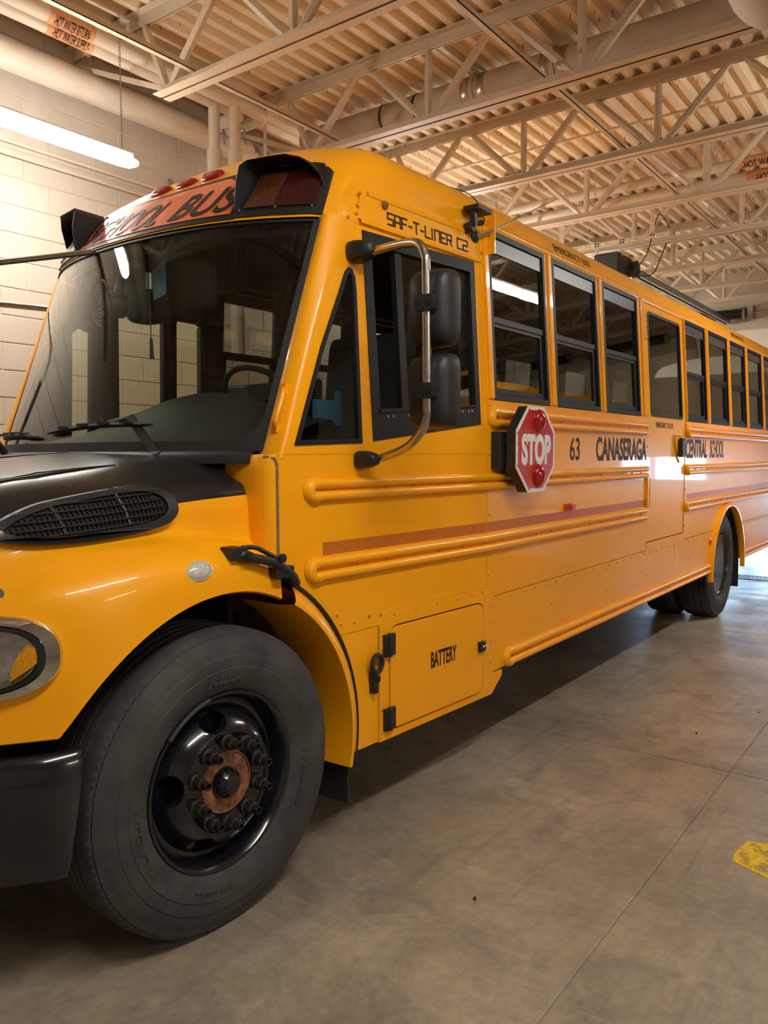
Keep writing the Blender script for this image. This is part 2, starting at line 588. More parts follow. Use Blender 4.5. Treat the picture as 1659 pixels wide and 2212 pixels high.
wl = obj('wall_left', MB().box((X_FRONT - .2, Y_WALL + .006, 0), (X_BACK + .2, Y_WALL + .2, 5.0)), 'mortar', kind='structure', smooth=0)
def block_mb(x0, z0, mb=None):
    mb = mb or MB()
    a, b, c = x0 + .004, x0 + .406, .0035
    z1 = z0 + .192
    vs = [(a, Y_WALL + .006, z0), (b, Y_WALL + .006, z0), (b, Y_WALL + .006, z1), (a, Y_WALL + .006, z1),
          (a + c, Y_WALL, z0 + c), (b - c, Y_WALL, z0 + c), (b - c, Y_WALL, z1 - c), (a + c, Y_WALL, z1 - c)]
    return mb.add(vs, [(4, 5, 6, 7), (0, 1, 5, 4), (1, 2, 6, 5), (2, 3, 7, 6), (3, 0, 4, 7)])
proto = None
rest = MB()
for k in range(-1, 24):
    z0 = .028 + .2 * k + .004
    for i in range(-14, 30):
        x0 = 1.5 + .41 * i + (.205 if k % 2 else 0)
        if x0 < X_FRONT or x0 > X_BACK - .4 or z0 < 0: continue
        if -.3 < x0 < 3.9 and z0 > 1.0:
            if proto is None:
                proto = obj('block', block_mb(x0, z0), 'wall_block', wl, smooth=0, origin=(x0, Y_WALL, z0))
            else:
                b = proto.copy(); COL.objects.link(b)
                b.location = Vector((x0, Y_WALL, z0)) - wpos(wl)
        else:
            block_mb(x0, z0, rest)
obj('block', rest, 'wall_block', wl, smooth=0, kind='stuff', weld=False)

def yz(p, x): return (x, p[0], p[1])
DOORS = [(-.75, 3.2), (-5.9, -1.85)]
Z_HEAD = 3.74
holes = [[(a, 0.002), (b, 0.002), (b, Z_HEAD), (a, Z_HEAD)] for a, b in DOORS]
outer = [(Y_RIGHT, 0), (Y_WALL + .006, 0), (Y_WALL + .006, 5.0), (Y_RIGHT, 5.0)]
# lintels and piers as one continuous masonry wall
wb = MB()
edges = [Y_RIGHT, DOORS[1][0], DOORS[1][1], DOORS[0][0], DOORS[0][1], Y_WALL + .006]
for a, b in ((edges[0], edges[1]), (edges[2], edges[3]), (edges[4], edges[5])):
    wb.box((X_BACK, a, 0), (X_BACK + .2, b, Z_HEAD))
wb.box((X_BACK, Y_RIGHT, Z_HEAD), (X_BACK + .2, Y_WALL + .006, 5.0))
obj('wall_back', wb, 'wall_block', kind='structure', smooth=0)
obj('wall_right', MB().box((X_FRONT - .2, Y_RIGHT - .2, 0), (X_BACK + .2, Y_RIGHT, 5.0)), 'wall_block', kind='structure', smooth=0)
obj('wall_front', MB().box((X_FRONT - .2, Y_RIGHT, 0), (X_FRONT, Y_WALL + .006, 5.0)), 'wall_block', kind='structure', smooth=0)

# corrugated steel roof deck, ribs running along the building
prof = []
y = Y_RIGHT - .1
while y < Y_WALL + .2:
    prof += [(y, Z_DECK), (y + .052, Z_DECK), (y + .078, Z_DECK + .045), (y + .126, Z_DECK + .045)]
    y += .152
dk = MB()
dk.grid([[(X_FRONT - .2, a, b) for a, b in prof], [(X_BACK + .2, a, b) for a, b in prof]])
dk.box((X_FRONT - .2, Y_RIGHT - .2, Z_DECK + .12), (X_BACK + .2, Y_WALL + .2, Z_DECK + .2))
ce = obj('ceiling', dk, 'deck_paint', kind='structure', smooth=0)
sc = MB()
for k in range(420):
    x = random.uniform(.6, 11); r = int((random.uniform(-1.5, 3.7) - (Y_RIGHT - .1)) / .152)
    yy = Y_RIGHT - .1 + r * .152 + random.choice([.03, .105])
    zz = Z_DECK if (yy - (Y_RIGHT - .1)) % .152 < .06 else Z_DECK + .045
    sc.tube([(x, yy, zz), (x + random.uniform(-.004, .004), yy, zz - random.uniform(.03, .05))], .0025, 4)
obj('deck_screw', sc, 'wire_black', ce, kind='stuff', label='dark screw tips poking through the deck', smooth=0, weld=False)

# overhead doors in the back wall, lower sections glazed
def overhead_door(n, y0, y1, lights):
    fr = MB()
    fr.box((X_BACK + .02, y0, 0), (X_BACK + .07, y0 + .06, Z_HEAD)).box((X_BACK + .02, y1 - .06, 0), (X_BACK + .07, y1, Z_HEAD))
    fr.box((X_BACK - .06, y0 - .03, 0), (X_BACK, y0 + .03, Z_HEAD + .35)).box((X_BACK - .06, y1 - .03, 0), (X_BACK, y1 + .03, Z_HEAD + .35))
    d = obj('door_%d' % n, fr, 'door_panel', kind='structure', smooth=0)
    rows = 7
    h = Z_HEAD / rows
    cols = 4
    w = (y1 - y0 - .12) / cols
    for r in range(rows):
        a, b = y0 + .06, y1 - .06
        z0, z1 = r * h + .0003, (r + 1) * h - .0003
        if r in lights:
            lp = [[(a, z0), (b, z0), (b, z1), (a, z1)]]
            for c in range(cols):
                lp.append([(a + c * w + .05, z0 + .06), (a + (c + 1) * w - .05, z0 + .06), (a + (c + 1) * w - .05, z1 - .06), (a + c * w + .05, z1 - .06)])
            obj('panel', MB().slab(lp, lambda u, v: (X_BACK + .02, u, v), lambda u, v: (X_BACK + .06, u, v)), 'door_panel', d, smooth=0)
            for c in range(cols):
                obj('pane', MB().box((X_BACK + .036, a + c * w + .045, z0 + .055), (X_BACK + .042, a + (c + 1) * w - .045, z1 - .055)), 'door_glass', d, smooth=0)
        else:
            obj('panel', MB().box((X_BACK + .02, a, z0), (X_BACK + .06, b, z1)), 'door_panel', d, smooth=0, bevel=.006)
    sp = MB().tube([(X_BACK - .16, y0 - .1, 4.0), (X_BACK - .16, y1 + .1, 4.0)], .016, 8)
    obj('spring_shaft', sp, 'zinc', d)
    m = (y0 + y1) / 2
    for a, b in ((m - 1.5, m - .35), (m + .1, m + 1.5)):
        s = MB()
        N = int((b - a) / .012)
        s.lathe([(.075 if i % 2 else .085, a + (b - a) * i / N) for i in range(N + 1)], (X_BACK - .16, 0, 4.0), (0, 1, 0), 14)
        obj('torsion_spring', s, 'wire_black', d, smooth=0)
        s = MB()
        for e in (a, b):
            s.lathe([(.03, e - .04), (.105, e - .02), (.105, e + .02), (.03, e + .04)], (X_BACK - .16, 0, 4.0), (0, 1, 0), 14)
        obj('spring_cone', s, 'zinc', d)
    s = MB().box((X_BACK - .2, m - .04, 3.9), (X_BACK - .001, m + .04, 4.12))
    obj('centre_bracket', s, 'zinc', d, smooth=0)
for n, (a, b) in enumerate(DOORS):
    overhead_door(n + 1, a, b, ((0, 1), (2,))[n])

# ------------------------------------------------------------------ open-web roof joists
JX = [-2.55, -1.05, .45, 1.95, 3.44, 5.03, 6.51, 8.0, 9.55, 11.0, 12.35]
JL = ['out of view behind the viewer', 'out of view in front of the bus', 'out of view over the hood',
      'nearest in view, its chord ending above the hanging lamp', 'second nearest in view, before the duct with metal bands',
      'third nearest in view, behind the duct with metal bands', 'fourth nearest in view, before the crosswise hot water pipes',
      'fifth nearest in view, behind the crosswise hot water pipes', 'sixth nearest in view, over the door opener rail',
      'second farthest, over the end of the opener rail', 'farthest one, beside the overhead door springs']
ZB, ZT = 4.10, 4.72
def joist(x, label):
    t = thing('roof_joist', 'cream open-web steel joist ' + label, 'joist', (x, 1.0, ZB), 'steel joists under the roof deck')
    y1 = Y_WALL + .006
    def chord(name, z0, z1, zf, ya, yb, leg):
        m = MB()
        for s in (-1, 1):
            a, b = sorted((x + s * .010, x + s * .017))
            m.box((a, ya, z0), (b, yb, z1))
            a, b = sorted((x + s * .010, x + s * leg))
            m.box((a, ya, zf), (b, yb, zf + .007))
        obj(name, m, 'joist_paint', t, smooth=0)
    chord('top_chord', ZT - .085, ZT, ZT - .007, Y_RIGHT + .001, y1, .07)
    chord('bottom_chord', ZB, ZB + .07, ZB, -8.0, 2.76, .075)
    zt, zb = ZT - .045, ZB + .045
    def web(p, q):
        p, q = Vector(p), Vector(q)
        d = q - p
        a, b = p + d * .17, p + d * .83
        m = MB().tube([p, a], [.018, .031], 6).tube([a, b], .032, 6).tube([b, q], [.031, .018], 6)
        obj('web_member', m, 'joist_paint', t, smooth=0)
    for k in range(9):
        yb = 1.50 + 1.22 - 1.22 * k
        if k > 0:
            web((x, yb, zb), (x, yb, zt))
        if k == 0:
            web((x, yb - .03, zb), (x, yb + .22, zt))
            m = MB().bar((x, 2.74, ZB + .06), (x, Y_WALL - .02, ZT - .12), .022, .035)
            obj('end_brace', m, 'joist_paint', t, smooth=0)
        else:
            web((x, yb + .05, zb), (x, yb + .58, zt))
        if k < 8:
            web((x, yb - .05, zb), (x, yb - .58, zt))
    return t
j0 = joist(JX[0], JL[0])
for x, l in list(zip(JX, JL))[1:]:
    dup(j0, (x - JX[0], 0, 0), 'cream open-web steel joist ' + l)
for yy, zz, l in ((2.42, 4.185, 'thin cream bridging angle on the bottom chords, nearer the block wall'), (.57, 4.185, 'thin cream bridging angle on the bottom chords, above the middle of the bus'), (-2.3, 4.185, 'thin cream bridging angle on the bottom chords, over the empty aisle')):
    tag(obj('bridging_angle', MB().box((X_FRONT, yy - .02, zz), (X_BACK, yy + .02, zz + .005)).box((X_FRONT, yy - .02, zz), (X_BACK, yy - .015, zz + .035)), 'joist_paint', smooth=0), l, 'bridging', 'bridging between the joists')
for yy, l in ((.76, 'thin cream bridging angle under the top chords, above the middle of the bus'), (2.6, 'thin cream bridging angle under the top chords, nearer the block wall')):
    tag(obj('bridging_angle', MB().box((5.03, yy - .03, ZT - .10), (X_BACK, yy + .03, ZT - .094)), 'joist_paint', smooth=0), l, 'bridging', 'bridging between the joists')

# ------------------------------------------------------------------ pipes, ducts, conduits
def ring(n, r, x, yc, zc, a0=0, a1=360):
    return [(x, yc + r * math.cos(math.radians(a0 + (a1 - a0) * i / n)), zc + r * math.sin(math.radians(a0 + (a1 - a0) * i / n))) for i in range(n + 1)]
def pipe_label(parent, p0, p1, r, string, axis):
    """orange wrap with dark lettering on the side and underside of a pipe; axis 'x' or 'y'"""
    m = MB()
    a, b = p0, p1
    if axis == 'x':
        m.lathe([(r + .002, 0), (r + .002, b[0] - a[0])], a, (1, 0, 0), 64)
    else:
        m.lathe([(r + .002, 0), (r + .002, a[1] - b[1])], a, (0, -1, 0), 64)
    o = obj('label_wrap', m, 'label_orange', parent, label='orange pipe label wrap')
    L = abs(b[0] - a[0]) + abs(b[1] - a[1])
    h = r * 1.3
    def place(u, v, d):
        ang = math.radians(-132) + (v - h / 2) / r * -1 if axis == 'x' else math.radians(-132) - (v - h / 2) / r
        rr = r + .0035 + d
        if axis == 'x':
            return (a[0] + L * .1 + u, a[1] + rr * math.cos(ang), a[2] + rr * math.sin(ang))
        return (a[0] + rr * math.cos(ang), a[1] - L * .1 - u, a[2] + rr * math.sin(ang))
    text_obj('lettering', string, place, h, L * .8, 'decal_black', o, .001, bold=.012, slices=7)

for nm, y, xd, xe_, txt, lx0, lx1, lab in (
        ('hot_water_return_pipe', 3.0, 2.87, 3.23, '-HOT WATER RETURN-', 1.24, 1.57, 'cream insulated pipe labelled hot water return along the block wall'),
        ('hot_water_supply_pipe', 3.135, 2.77, 3.08, '-HOT WATER SUPPLY-', 1.31, 1.65, 'cream insulated pipe labelled hot water supply along the block wall')):
    t = thing(nm, lab, 'pipe', (1, y, 4.4), 'hot water pipes along the block wall')
    r = .052
    pts = [(X_FRONT + .01, y, 4.45), (xe_ - .09, y, 4.45)]
    for k in range(1, 7):
        a = PI / 2 * k / 6
        pts.append((xe_ - .09 + .09 * math.sin(a), y + .09 * (1 - math.cos(a)), 4.45))
    pts.append((xe_, 3.46, 4.45))
    obj('pipe_run', MB().tube(pts, r, 18), 'pipe_paint', t, smooth=60)
    obj('drop_pipe', MB().tube([(xd, y, 4.46), (xd, y, 4.06)], .046, 16).tube([(xd, y, 4.07), (xd, y, 2.4)], .062, 16), 'pipe_paint', t, smooth=60)
    obj('drain_cock', MB().tube([(xd + .02, y - .04, 4.22), (xd + .03, y - .075, 4.22)], .014, 8).tube([(xd + .03, y - .07, 4.22), (xd + .045, y - .07, 4.12)], .006, 6), 'zinc', t)
    pipe_label(t, (lx0, y, 4.45), (lx1, y, 4.45), r, txt, 'x')

t = thing('vent_pipe', 'wide cream pipe running the length of the block wall', 'pipe', (3, 3.62, 4.3))
obj('pipe_run', MB().tube([(X_FRONT + .01, 3.6, 4.39), (X_BACK - .01, 3.6, 4.39)], .105, 24), 'pipe_paint', t, smooth=60)
obj('pipe_band', MB().lathe([(.107, 0), (.11, .005), (.11, .075), (.107, .08)], (3.58, 3.6, 4.39), (1, 0, 0), 24).lathe([(.107, 0), (.11, .005), (.11, .075), (.107, .08)], (3.72, 3.6, 4.39), (1, 0, 0), 24), 'steel_tube', t, smooth=60, label='bare metal bands')
obj('hanger_strap', MB().box((3.67, 3.47, 4.36), (3.71, 3.474, 4.70)).tube(ring(12, .108, 3.69, 3.6, 4.39, 180, 360), .006, 6), 'pipe_paint', t, smooth=0)

for z, lab in ((3.87, 'thin cream conduit on the block wall behind the lamp, upper one'), (3.78, 'thin cream conduit on the block wall behind the lamp, lower one')):
    tag(obj('conduit', MB().tube([(X_FRONT, 3.77, z), (9.0, 3.77, z)], .014, 8), 'pipe_paint'), lab, 'conduit', 'conduits on the block wall')
tag(obj('conduit', MB().tube([(5.6, 3.4, 4.60), (5.6, -7.0, 4.60)], .014, 8), 'joist_paint'), 'thin cream conduit running crosswise just under the roof deck', 'conduit')
tag(obj('strut_channel', MB().box((2.83, 3.785, 3.7), (2.87, 3.80, 4.0)), 'galvanised', smooth=0), 'short grey steel strut on the block wall holding the conduits', 'bracket')

# round duct crossing the bay between two joists
t = thing('crosswise_duct', 'grey-cream round duct with metal bands crossing between two joists', 'duct', (4.2, 1.0, 4.36))
DXc, DZc, DR = 4.1, 4.55, .13
obj('duct_run', MB().tube([(DXc, 3.3, DZc), (DXc, -3.0, DZc)], DR, 28), 'duct_paint', t, smooth=60)
for yb in (1.44, .74):
    m = MB()
    for q in (-.11, .035):
        m.lathe([(DR, 0), (DR + .003, .004), (DR + .003, .07), (DR, .075)], (DXc, yb + q, DZc), (0, 1, 0), 28)
    obj('duct_band', m, 'steel_tube', t, smooth=60, label='bare metal band')
    m = MB().box((3.47, yb - .02, 4.665), (DXc + .25, yb + .02, 4.70))
    m.tube([(DXc, yb, 4.67), (DXc, yb, 4.60)], .007, 8)
    m.box((DXc - .02, yb - .03, 4.60), (DXc + .02, yb + .03, 4.665))
    m.tube([(DXc + (DR + .006) * math.cos(a), yb, DZc + (DR + .006) * math.sin(a)) for a in [2 * PI * i / 24 for i in range(24)]], .009, 6, closed=True)
    obj('duct_hanger', m, 'joist_paint', t, smooth=40)
for yb in (2.35, 2.0):
    obj('duct_seam', MB().lathe([(DR, 0), (DR + .004, .002), (DR + .004, .02), (DR, .022)], (DXc, yb, DZc), (0, 1, 0), 28), 'black_plastic', t, smooth=60)

t = thing('large_round_duct', 'large white round duct in the upper right corner under the joists', 'duct', (1, -1.15, 3.55))
pr = [(.26, 0), (.26, 6.3)] + [(.26 * math.cos(a), 6.3 + .2 * math.sin(a)) for a in [PI / 2 * i / 8 for i in range(1, 9)]]
obj('duct_run', MB().lathe(pr, (-3.95, -1.16, 3.80), (1, 0, 0), 36), 'pipe_paint', t, smooth=60)
for x in (.0, 1.9):
    obj('duct_seam', MB().lathe([(.26, 0), (.268, .004), (.268, .03), (.26, .034)], (x, -1.16, 3.80), (1, 0, 0), 36), 'pipe_paint', t, smooth=60)
    obj('hanger_rod', MB().tube([(x + .02, -1.16, 4.05), (x + .02, -1.16, 4.72)], .006, 6), 'zinc', t)

for nm, x, z, txt, yl, lab in (('hot_water_return_line', 6.95, 4.50, '-HOT WATER RETURN-', .12, 'upper cream pipe of the crosswise pair above the rear of the bus'),
                               ('hot_water_supply_line', 7.05, 4.385, '-HOT WATER SUPPLY-', .02, 'lower cream pipe of the crosswise pair above the rear of the bus')):
    t = thing(nm, lab, 'pipe', (x, 0, z - .05), 'crosswise hot water pipes')
    obj('pipe_run', MB().tube([(x, 3.3, z), (x, -6.5, z)], .052, 18), 'pipe_paint', t, smooth=60)
    pipe_label(t, (x, yl, z), (x, yl - .75, z), .052, txt, 'y')
def perforated(m, p, q, w=.04, n=12):
    p, q = Vector(p), Vector(q)
    d = q - p
    u = d.normalized()
    up = Vector((0, 0, 1)) if abs(u.z) < .9 else Vector((0, 1, 0))
    m.bar(p - up * w * .3, q - up * w * .3, .003, w * .36, up); m.bar(p + up * w * .3, q + up * w * .3, .003, w * .36, up)
    for i in range(n + 1):
        a = p + d * (i / n)
        m.bar(a - u * w * .12, a + u * w * .12, .003, w * .34, up)
for k, (x0, yy) in enumerate(((6.55, 1.5), (6.55, .3), (6.55, 2.7))):
    m = MB(); perforated(m, (x0, yy, 4.30), (x0 + .75, yy, 4.30), .05, 14)
    m.tube([(x0 + .2, yy, 4.3), (x0 + .2, yy, 4.72)], .005, 6).tube([(x0 + .7, yy, 4.3), (x0 + .7, yy, 4.72)], .005, 6)
    tag(obj('pipe_trapeze', m, 'joist_paint', smooth=0), 'perforated cream angle carrying the crosswise hot water pipes over the ' + ('bus middle', 'bus near side', 'bus far side')[k], 'hanger', 'hangers of the crosswise hot water pipes')

# overhead door opener with its rail
t = thing('door_opener', 'black overhead door opener on a long grey rail', 'opener', (7.6, 1.6, 3.72))
obj('motor_head', MB().box((7.35, 1.45, 3.70), (7.8, 1.75, 3.93)), 'black_plastic', t, smooth=0, bevel=.02)
obj('gear_case', MB().lathe([(.02, -.03), (.1, -.03), (.1, .03), (.04, .05), (0, .05)], (7.82, 1.42, 3.80), (0, -1, 0), 20), 'black_plastic', t)
obj('rail', MB().box((7.8, 1.555, 3.84), (13.1, 1.575, 3.92)).box((7.8, 1.625, 3.84), (13.1, 1.645, 3.92)).box((7.8, 1.555, 3.912), (13.1, 1.645, 3.92)), 'galvanised', t, smooth=0)
obj('chain', MB().tube([(7.85, 1.6, 3.86), (13.0, 1.6, 3.86)], .008, 5), 'wire_black', t)
m = MB()
perforated(m, (7.45, .9, 4.06), (7.45, 2.3, 4.06), .05, 24)
for yy in (1.45, 1.75):
    perforated(m, (7.45, yy, 3.9), (7.45, yy, 4.10), .05, 5)
perforated(m, (7.45, 1.1, 4.06), (7.45, 1.1, 4.72), .05, 10); perforated(m, (7.45, 2.2, 4.06), (7.45, 2.2, 4.72), .05, 10)
obj('hanging_frame', m, 'joist_paint', t, smooth=0)
obj('power_cord', MB().tube(spline([(8.0, 1.1, 4.12), (7.9, 1.15, 3.9), (7.95, 1.25, 3.75), (7.85, 1.38, 3.72)], 6), .007, 6).tube(spline([(7.75, 1.0, 4.2), (7.5, 1.05, 4.3), (7.9, 1.3, 4.0), (7.8, 1.4, 3.8)], 6), .006, 6), 'wire_black', t)

# hanging strip lamps
def strip_lamp(x0, y, z, label):
    t = thing('strip_lamp', label, 'lamp', (x0 + 1.2, y, z), 'long strip lamps on chains')
    L = 2.44
    sec = [(-.058, .055), (-.064, .035), (-.055, .014), (-.028, .004), (0, .001), (.028, .004), (.055, .014), (.064, .035), (.058, .055)]
    m = MB()
    rows = []
    for x, s in ((x0, .55), (x0 + .04, .9), (x0 + .10, 1), (x0 + L - .10, 1), (x0 + L - .04, .9), (x0 + L, .55)):
        rows.append([(x, y + a * s, z + .05 + (b - .05) * s) for a, b in sec])
    m.grid(rows)
    m.add([rows[0][i] for i in range(9)], [tuple(range(9))]); m.add([rows[-1][i] for i in range(9)], [tuple(range(8, -1, -1))])
    obj('diffuser', m, 'lamp_diffuser', t, smooth=50)
    m = MB().box((x0 + .05, y - .052, z + .054), (x0 + L - .05, y + .052, z + .10))
    obj('housing', m, 'lamp_housing', t, smooth=0, bevel=.012)
    for xc in (x0 + .11, x0 + L - .11):
        m = MB()
        zz = z + .10
        k = 0
        while zz < Z_DECK - .05:
            pts = []
            for i in range(8):
                a = 2 * PI * i / 8
                o = .007 * math.cos(a)
                pts.append((xc + (o if k % 2 else 0), y + (0 if k % 2 else o), zz + .014 + .017 * math.sin(a)))
            m.tube(pts, .0022, 4, closed=True)
            zz += .024; k += 1
        obj('chain', m, 'zinc', t, smooth=0, weld=False)
    return t
lamp0 = strip_lamp(-.60, 2.92, 3.61, 'lit strip lamp hanging left of the bus, nearest to the block wall')
for dx, dy, l in ((5.4, 0, 'lit strip lamp behind the middle of the bus near the block wall'), (10.4, 0, 'lit strip lamp behind the rear of the bus near the block wall'),
                  (-1.2, -4.92, 'lit strip lamp over the aisle beside the hood, out of view'), (5.4, -4.92, 'lit strip lamp over the aisle, mirrored in the bus windows'),
                  (0, -10.2, 'lit strip lamp in the next bay, out of view')):
    dup(lamp0, (dx, dy, 0), l)

# trench drain, worn floor mark, bits on the floor
t = thing('trench_drain', 'black cast iron drain grate in the floor behind the bus', 'drain', (9.2, .2, 0))
m = MB()
ya, yb = -1.2, 2.0
m.box((9.05, ya, .001), (9.09, yb, .006)).box((9.36, ya, .001), (9.40, yb, .006))
obj('drain_frame', m, 'drain_iron', t, smooth=0)
b0 = None
n = int((yb - ya) / .045)
for i in range(n):
    yy = ya + i * .045
    if b0 is None:
        b0 = obj('grate_bar', MB().box((9.09, yy, .001), (9.36, yy + .022, .006)), 'drain_iron', t, smooth=0, origin=(9.2, yy, .001))
    else:
        b = b0.copy(); COL.objects.link(b); b.location = Vector((9.2, yy, .001)) - wpos(t)
mk = [(1.46, -1.225), (1.52, -1.215), (1.665, -1.235), (1.70, -1.33), (1.60, -1.47), (1.44, -1.46), (1.40, -1.36)]
tag(obj('floor_marking', MB().slab([mk], lambda u, v: (u, v, .0022), lambda u, v: (u, v, .0004)), 'worn_yellow', smooth=0), 'worn yellow paint patch on the concrete at the right edge', 'marking')
for k, (x, yy, l) in enumerate(((.62, -.55, 'dark scrap on the floor in front of the wheel'), (3.45, -.93, 'dark scrap on the floor near the right edge, far one'), (2.85, -.72, 'dark speck on the floor beside the crossing joints'))):
    m = MB().add([(x, yy, .001), (x + .02, yy + .006, .001), (x + .026, yy + .016, .004), (x + .008, yy + .014, .006), (x + .014, yy + .009, .009)], [(0, 1, 4), (1, 2, 4), (2, 3, 4), (3, 0, 4), (0, 3, 2, 1)])
    tag(obj('floor_scrap', m, 'debris', smooth=0), l, 'scrap')

# ------------------------------------------------------------------ the school bus
WB = 2.16                       # body width
YC = WB / 2
X_REAR = 10.2
def ty(x): return .085 * (1.68 - max(x, .2)) / 1.4 if x < 1.68 else 0.0
def side(x, z): return ty(x) + .06 * max(0, z - (1.865 if x >= 1.68 else 1.65))
def near(off=0.0): return lambda u, v: (u, side(u, v) - off, v)
def far(off=0.0): return lambda u, v: (u, WB - side(u, v) + off, v)
def nearT(off): return lambda u, v, d: (u, side(u, v) - off - d, v)

bus = thing('school_bus', 'yellow school bus with black hood parked in the garage', 'bus', (3.0, YC, 0))
def bp(name, mb, material, parent=None, **kw): return obj(name, mb, material, parent or bus, **kw)
def panel(name, loops, off=0.0, th=.025, mapf=near, material='bus_yellow', parent=None, **kw):
    kw.setdefault('smooth', 0)
    return bp(name, MB().slab(loops, mapf(off), mapf(off - th)), material, parent, **kw)
def arc(cx, cz, r, a0, a1, n): return [(cx + r * math.cos(math.radians(a0 + (a1 - a0) * i / n)), cz + r * math.sin(math.radians(a0 + (a1 - a0) * i / n))) for i in range(n + 1)]
def rect(a, b, c, d): return [(a, b), (c, b), (c, d), (a, d)]

# --- lower side panels, near side
panel('cab_side_panel', [[(.30, 1.60), (.302, 1.19), (.381, 1.114), (.501, .964), (.556, .885), (1.676, .885), (1.676, 1.60)]])
panel('skirt_panel', [[(.558, .882), (.60, .80), (.645, .62), (.672, .39), (.845, .39), (.845, .882)]])
bdo = rrect(.912, .415, 1.652, .872, .055)
panel('battery_frame', [[(.848, .385), (1.73, .385), (1.84, .46), (1.84, .49), (1.742, .49), (1.742, .93), (1.70, .945), (.93, .945), (.88, .93), (.853, .89)], bdo[::-1]], .004, .03)
bdi = rrect(.920, .423, 1.645, .864, .05)
bd = panel('battery_door', [bdi], .007, .02, bevel=.004)
text_obj('lettering', 'BATTERY', nearT(.0072), .072, .20, 'decal_black', bd, label='black BATTERY lettering') if False else None
def put_text(s, x, z, h, w, parent, off=.0072, material='decal_black', label=None, bold=.02):
    return text_obj('lettering', s, lambda u, v, d: (x + u, side(x + u, z + v) - off - d, z + v), h, w, material, parent, .001, bold=bold, label=label)
put_text('BATTERY', 1.207, .628, .074, .202, bd)
for zz in (.796, .477):
    h = MB().box((.872, side(.89, zz) - .022, zz - .05), (.898, side(.89, zz), zz + .045)).box((.902, side(.9, zz) - .02, zz - .05), (.945, side(.92, zz), zz + .045))
    h.tube([(.90, side(.9, zz) - .02, zz - .05), (.90, side(.9, zz) - .02, zz + .05)], .012, 8)
    hh = bp('door_hinge', h, 'nut_steel', bd, smooth=30, bevel=.004)
m = MB().box((1.592, -.02, .628), (1.645, 0, .678))
la = bp('door_latch', m, 'black_plastic', bd, smooth=0, bevel=.003)
m = MB()
for xx in (1.608, 1.63):
    m.lathe([(.006, 0), (.006, .006), (.003, .009), (0, .009)], (xx, -.02, .655), (0, -1, 0), 10)
bp('latch_screw', m, 'chrome', bd)
# door hold-back hook ahead of the battery door
m = MB()
yy = side(.81, .7) - .022
m.tube([(.775 + .035 + .03 * math.cos(a) * 1.15, yy - .004, .735 + .036 * math.sin(a)) for a in [2 * PI * i / 16 for i in range(16)]], .011, 6, closed=True)
m.box((.785, yy, .655), (.815, yy + .02, .705)).box((.79, yy - .008, .612), (.812, yy + .022, .66)).box((.806, yy - .006, .655), (.83, yy + .016, .678))
bp('hold_back_hook', m, 'nut_steel', smooth=30)

panel('side_panel', [rect(1.682, .885, 4.086, 1.865)])
panel('lower_panel', [[(1.746, .50), (4.782, .50), (4.782, .881), (1.746, .881)]], .002)
AX, AZ, AR = 6.5, .46, .63
panel('lower_panel', [[(4.788, .50)] + [p for p in arc(AX, AZ, AR, 176.4, 138.1, 8)] + [(4.788, .881)]], .002)
panel('side_panel', [[(5.036, .885)] + arc(AX, AZ, AR, 137.5, 42.5, 16) + [(8.12, .885), (8.12, 1.865), (5.036, 1.865)]])
panel('side_panel', [rect(8.125, .885, X_REAR, 1.865)])
panel('lower_panel', [arc(AX, AZ, AR, 41.9, 3.6, 8) + [(X_REAR, .50), (X_REAR, .881)]], .002)
panel('door_sill_panel', [rect(4.09, .868, 5.032, .938)], .003)
# rear wheel arch lip
m = MB()
P = [(AX + AR * math.cos(math.radians(a)), AZ + AR * math.sin(math.radians(a))) for a in [184 - 188 * i / 40 for i in range(41)]]
rows = []
for o, r in ((0.0, .028), (-.03, .024), (-.04, .01), (-.04, -.008), (-.02, -.012), (.006, -.012)):
    rows.append([(AX + (AR + r) * math.cos(math.radians(184 - 188 * i / 40)), o, AZ + (AR + r) * math.sin(math.radians(184 - 188 * i / 40))) for i in range(41)])
bp('wheel_arch_lip', m.grid(rows), 'bus_yellow', smooth=40)
rows = [[(AX + AR * math.cos(math.radians(190 - 200 * i / 30)), o, AZ + AR * math.sin(math.radians(190 - 200 * i / 30))) for i in range(31)] for o in (.03, .75)]
bp('wheel_well', MB().grid(rows), 'underbody', smooth=40)

# --- window posts and bands, near side
WIN = [(1.749, 2.396), (2.495, 3.157), (3.261, 3.925), (5.063, 5.71), (5.804, 6.503), (6.60, 7.256), (7.355, 8.06), (8.16, 8.84), (8.94, 9.62)]
Z0, Z1 = 1.868, 2.71
posts = [(1.682, 1.749), (2.396, 2.495), (3.157, 3.261), (3.925, 4.075), (5.04, 5.063), (5.71, 5.804), (6.503, 6.60), (7.256, 7.355), (8.06, 8.16), (8.84, 8.94), (9.62, X_REAR)]
for mapf in (near, far):
    for a, b in posts:
        if mapf is far and a < 1.7: a = 1.72
        if mapf is far and abs(a - 3.925) < .01: b = 5.063
        m = MB().slab([rect(a, 1.865, b, 2.73)], mapf(0.002), mapf(-.03))
        if b - a < .2 and mapf is near:
            c = (a + b) / 2
            w = min(.02, (b - a) * .3)
            m.slab([rect(c - w, 1.872, c + w, 2.715)], mapf(.014), mapf(0.0))
        wp = bp('window_post', m, 'bus_yellow', smooth=0, bevel=.004)
        bp('post_liner', MB().slab([rect(a - .001, 1.865, b + .001, 2.75)], mapf(-.031), mapf(-.037)), 'interior_dark', wp, smooth=0)
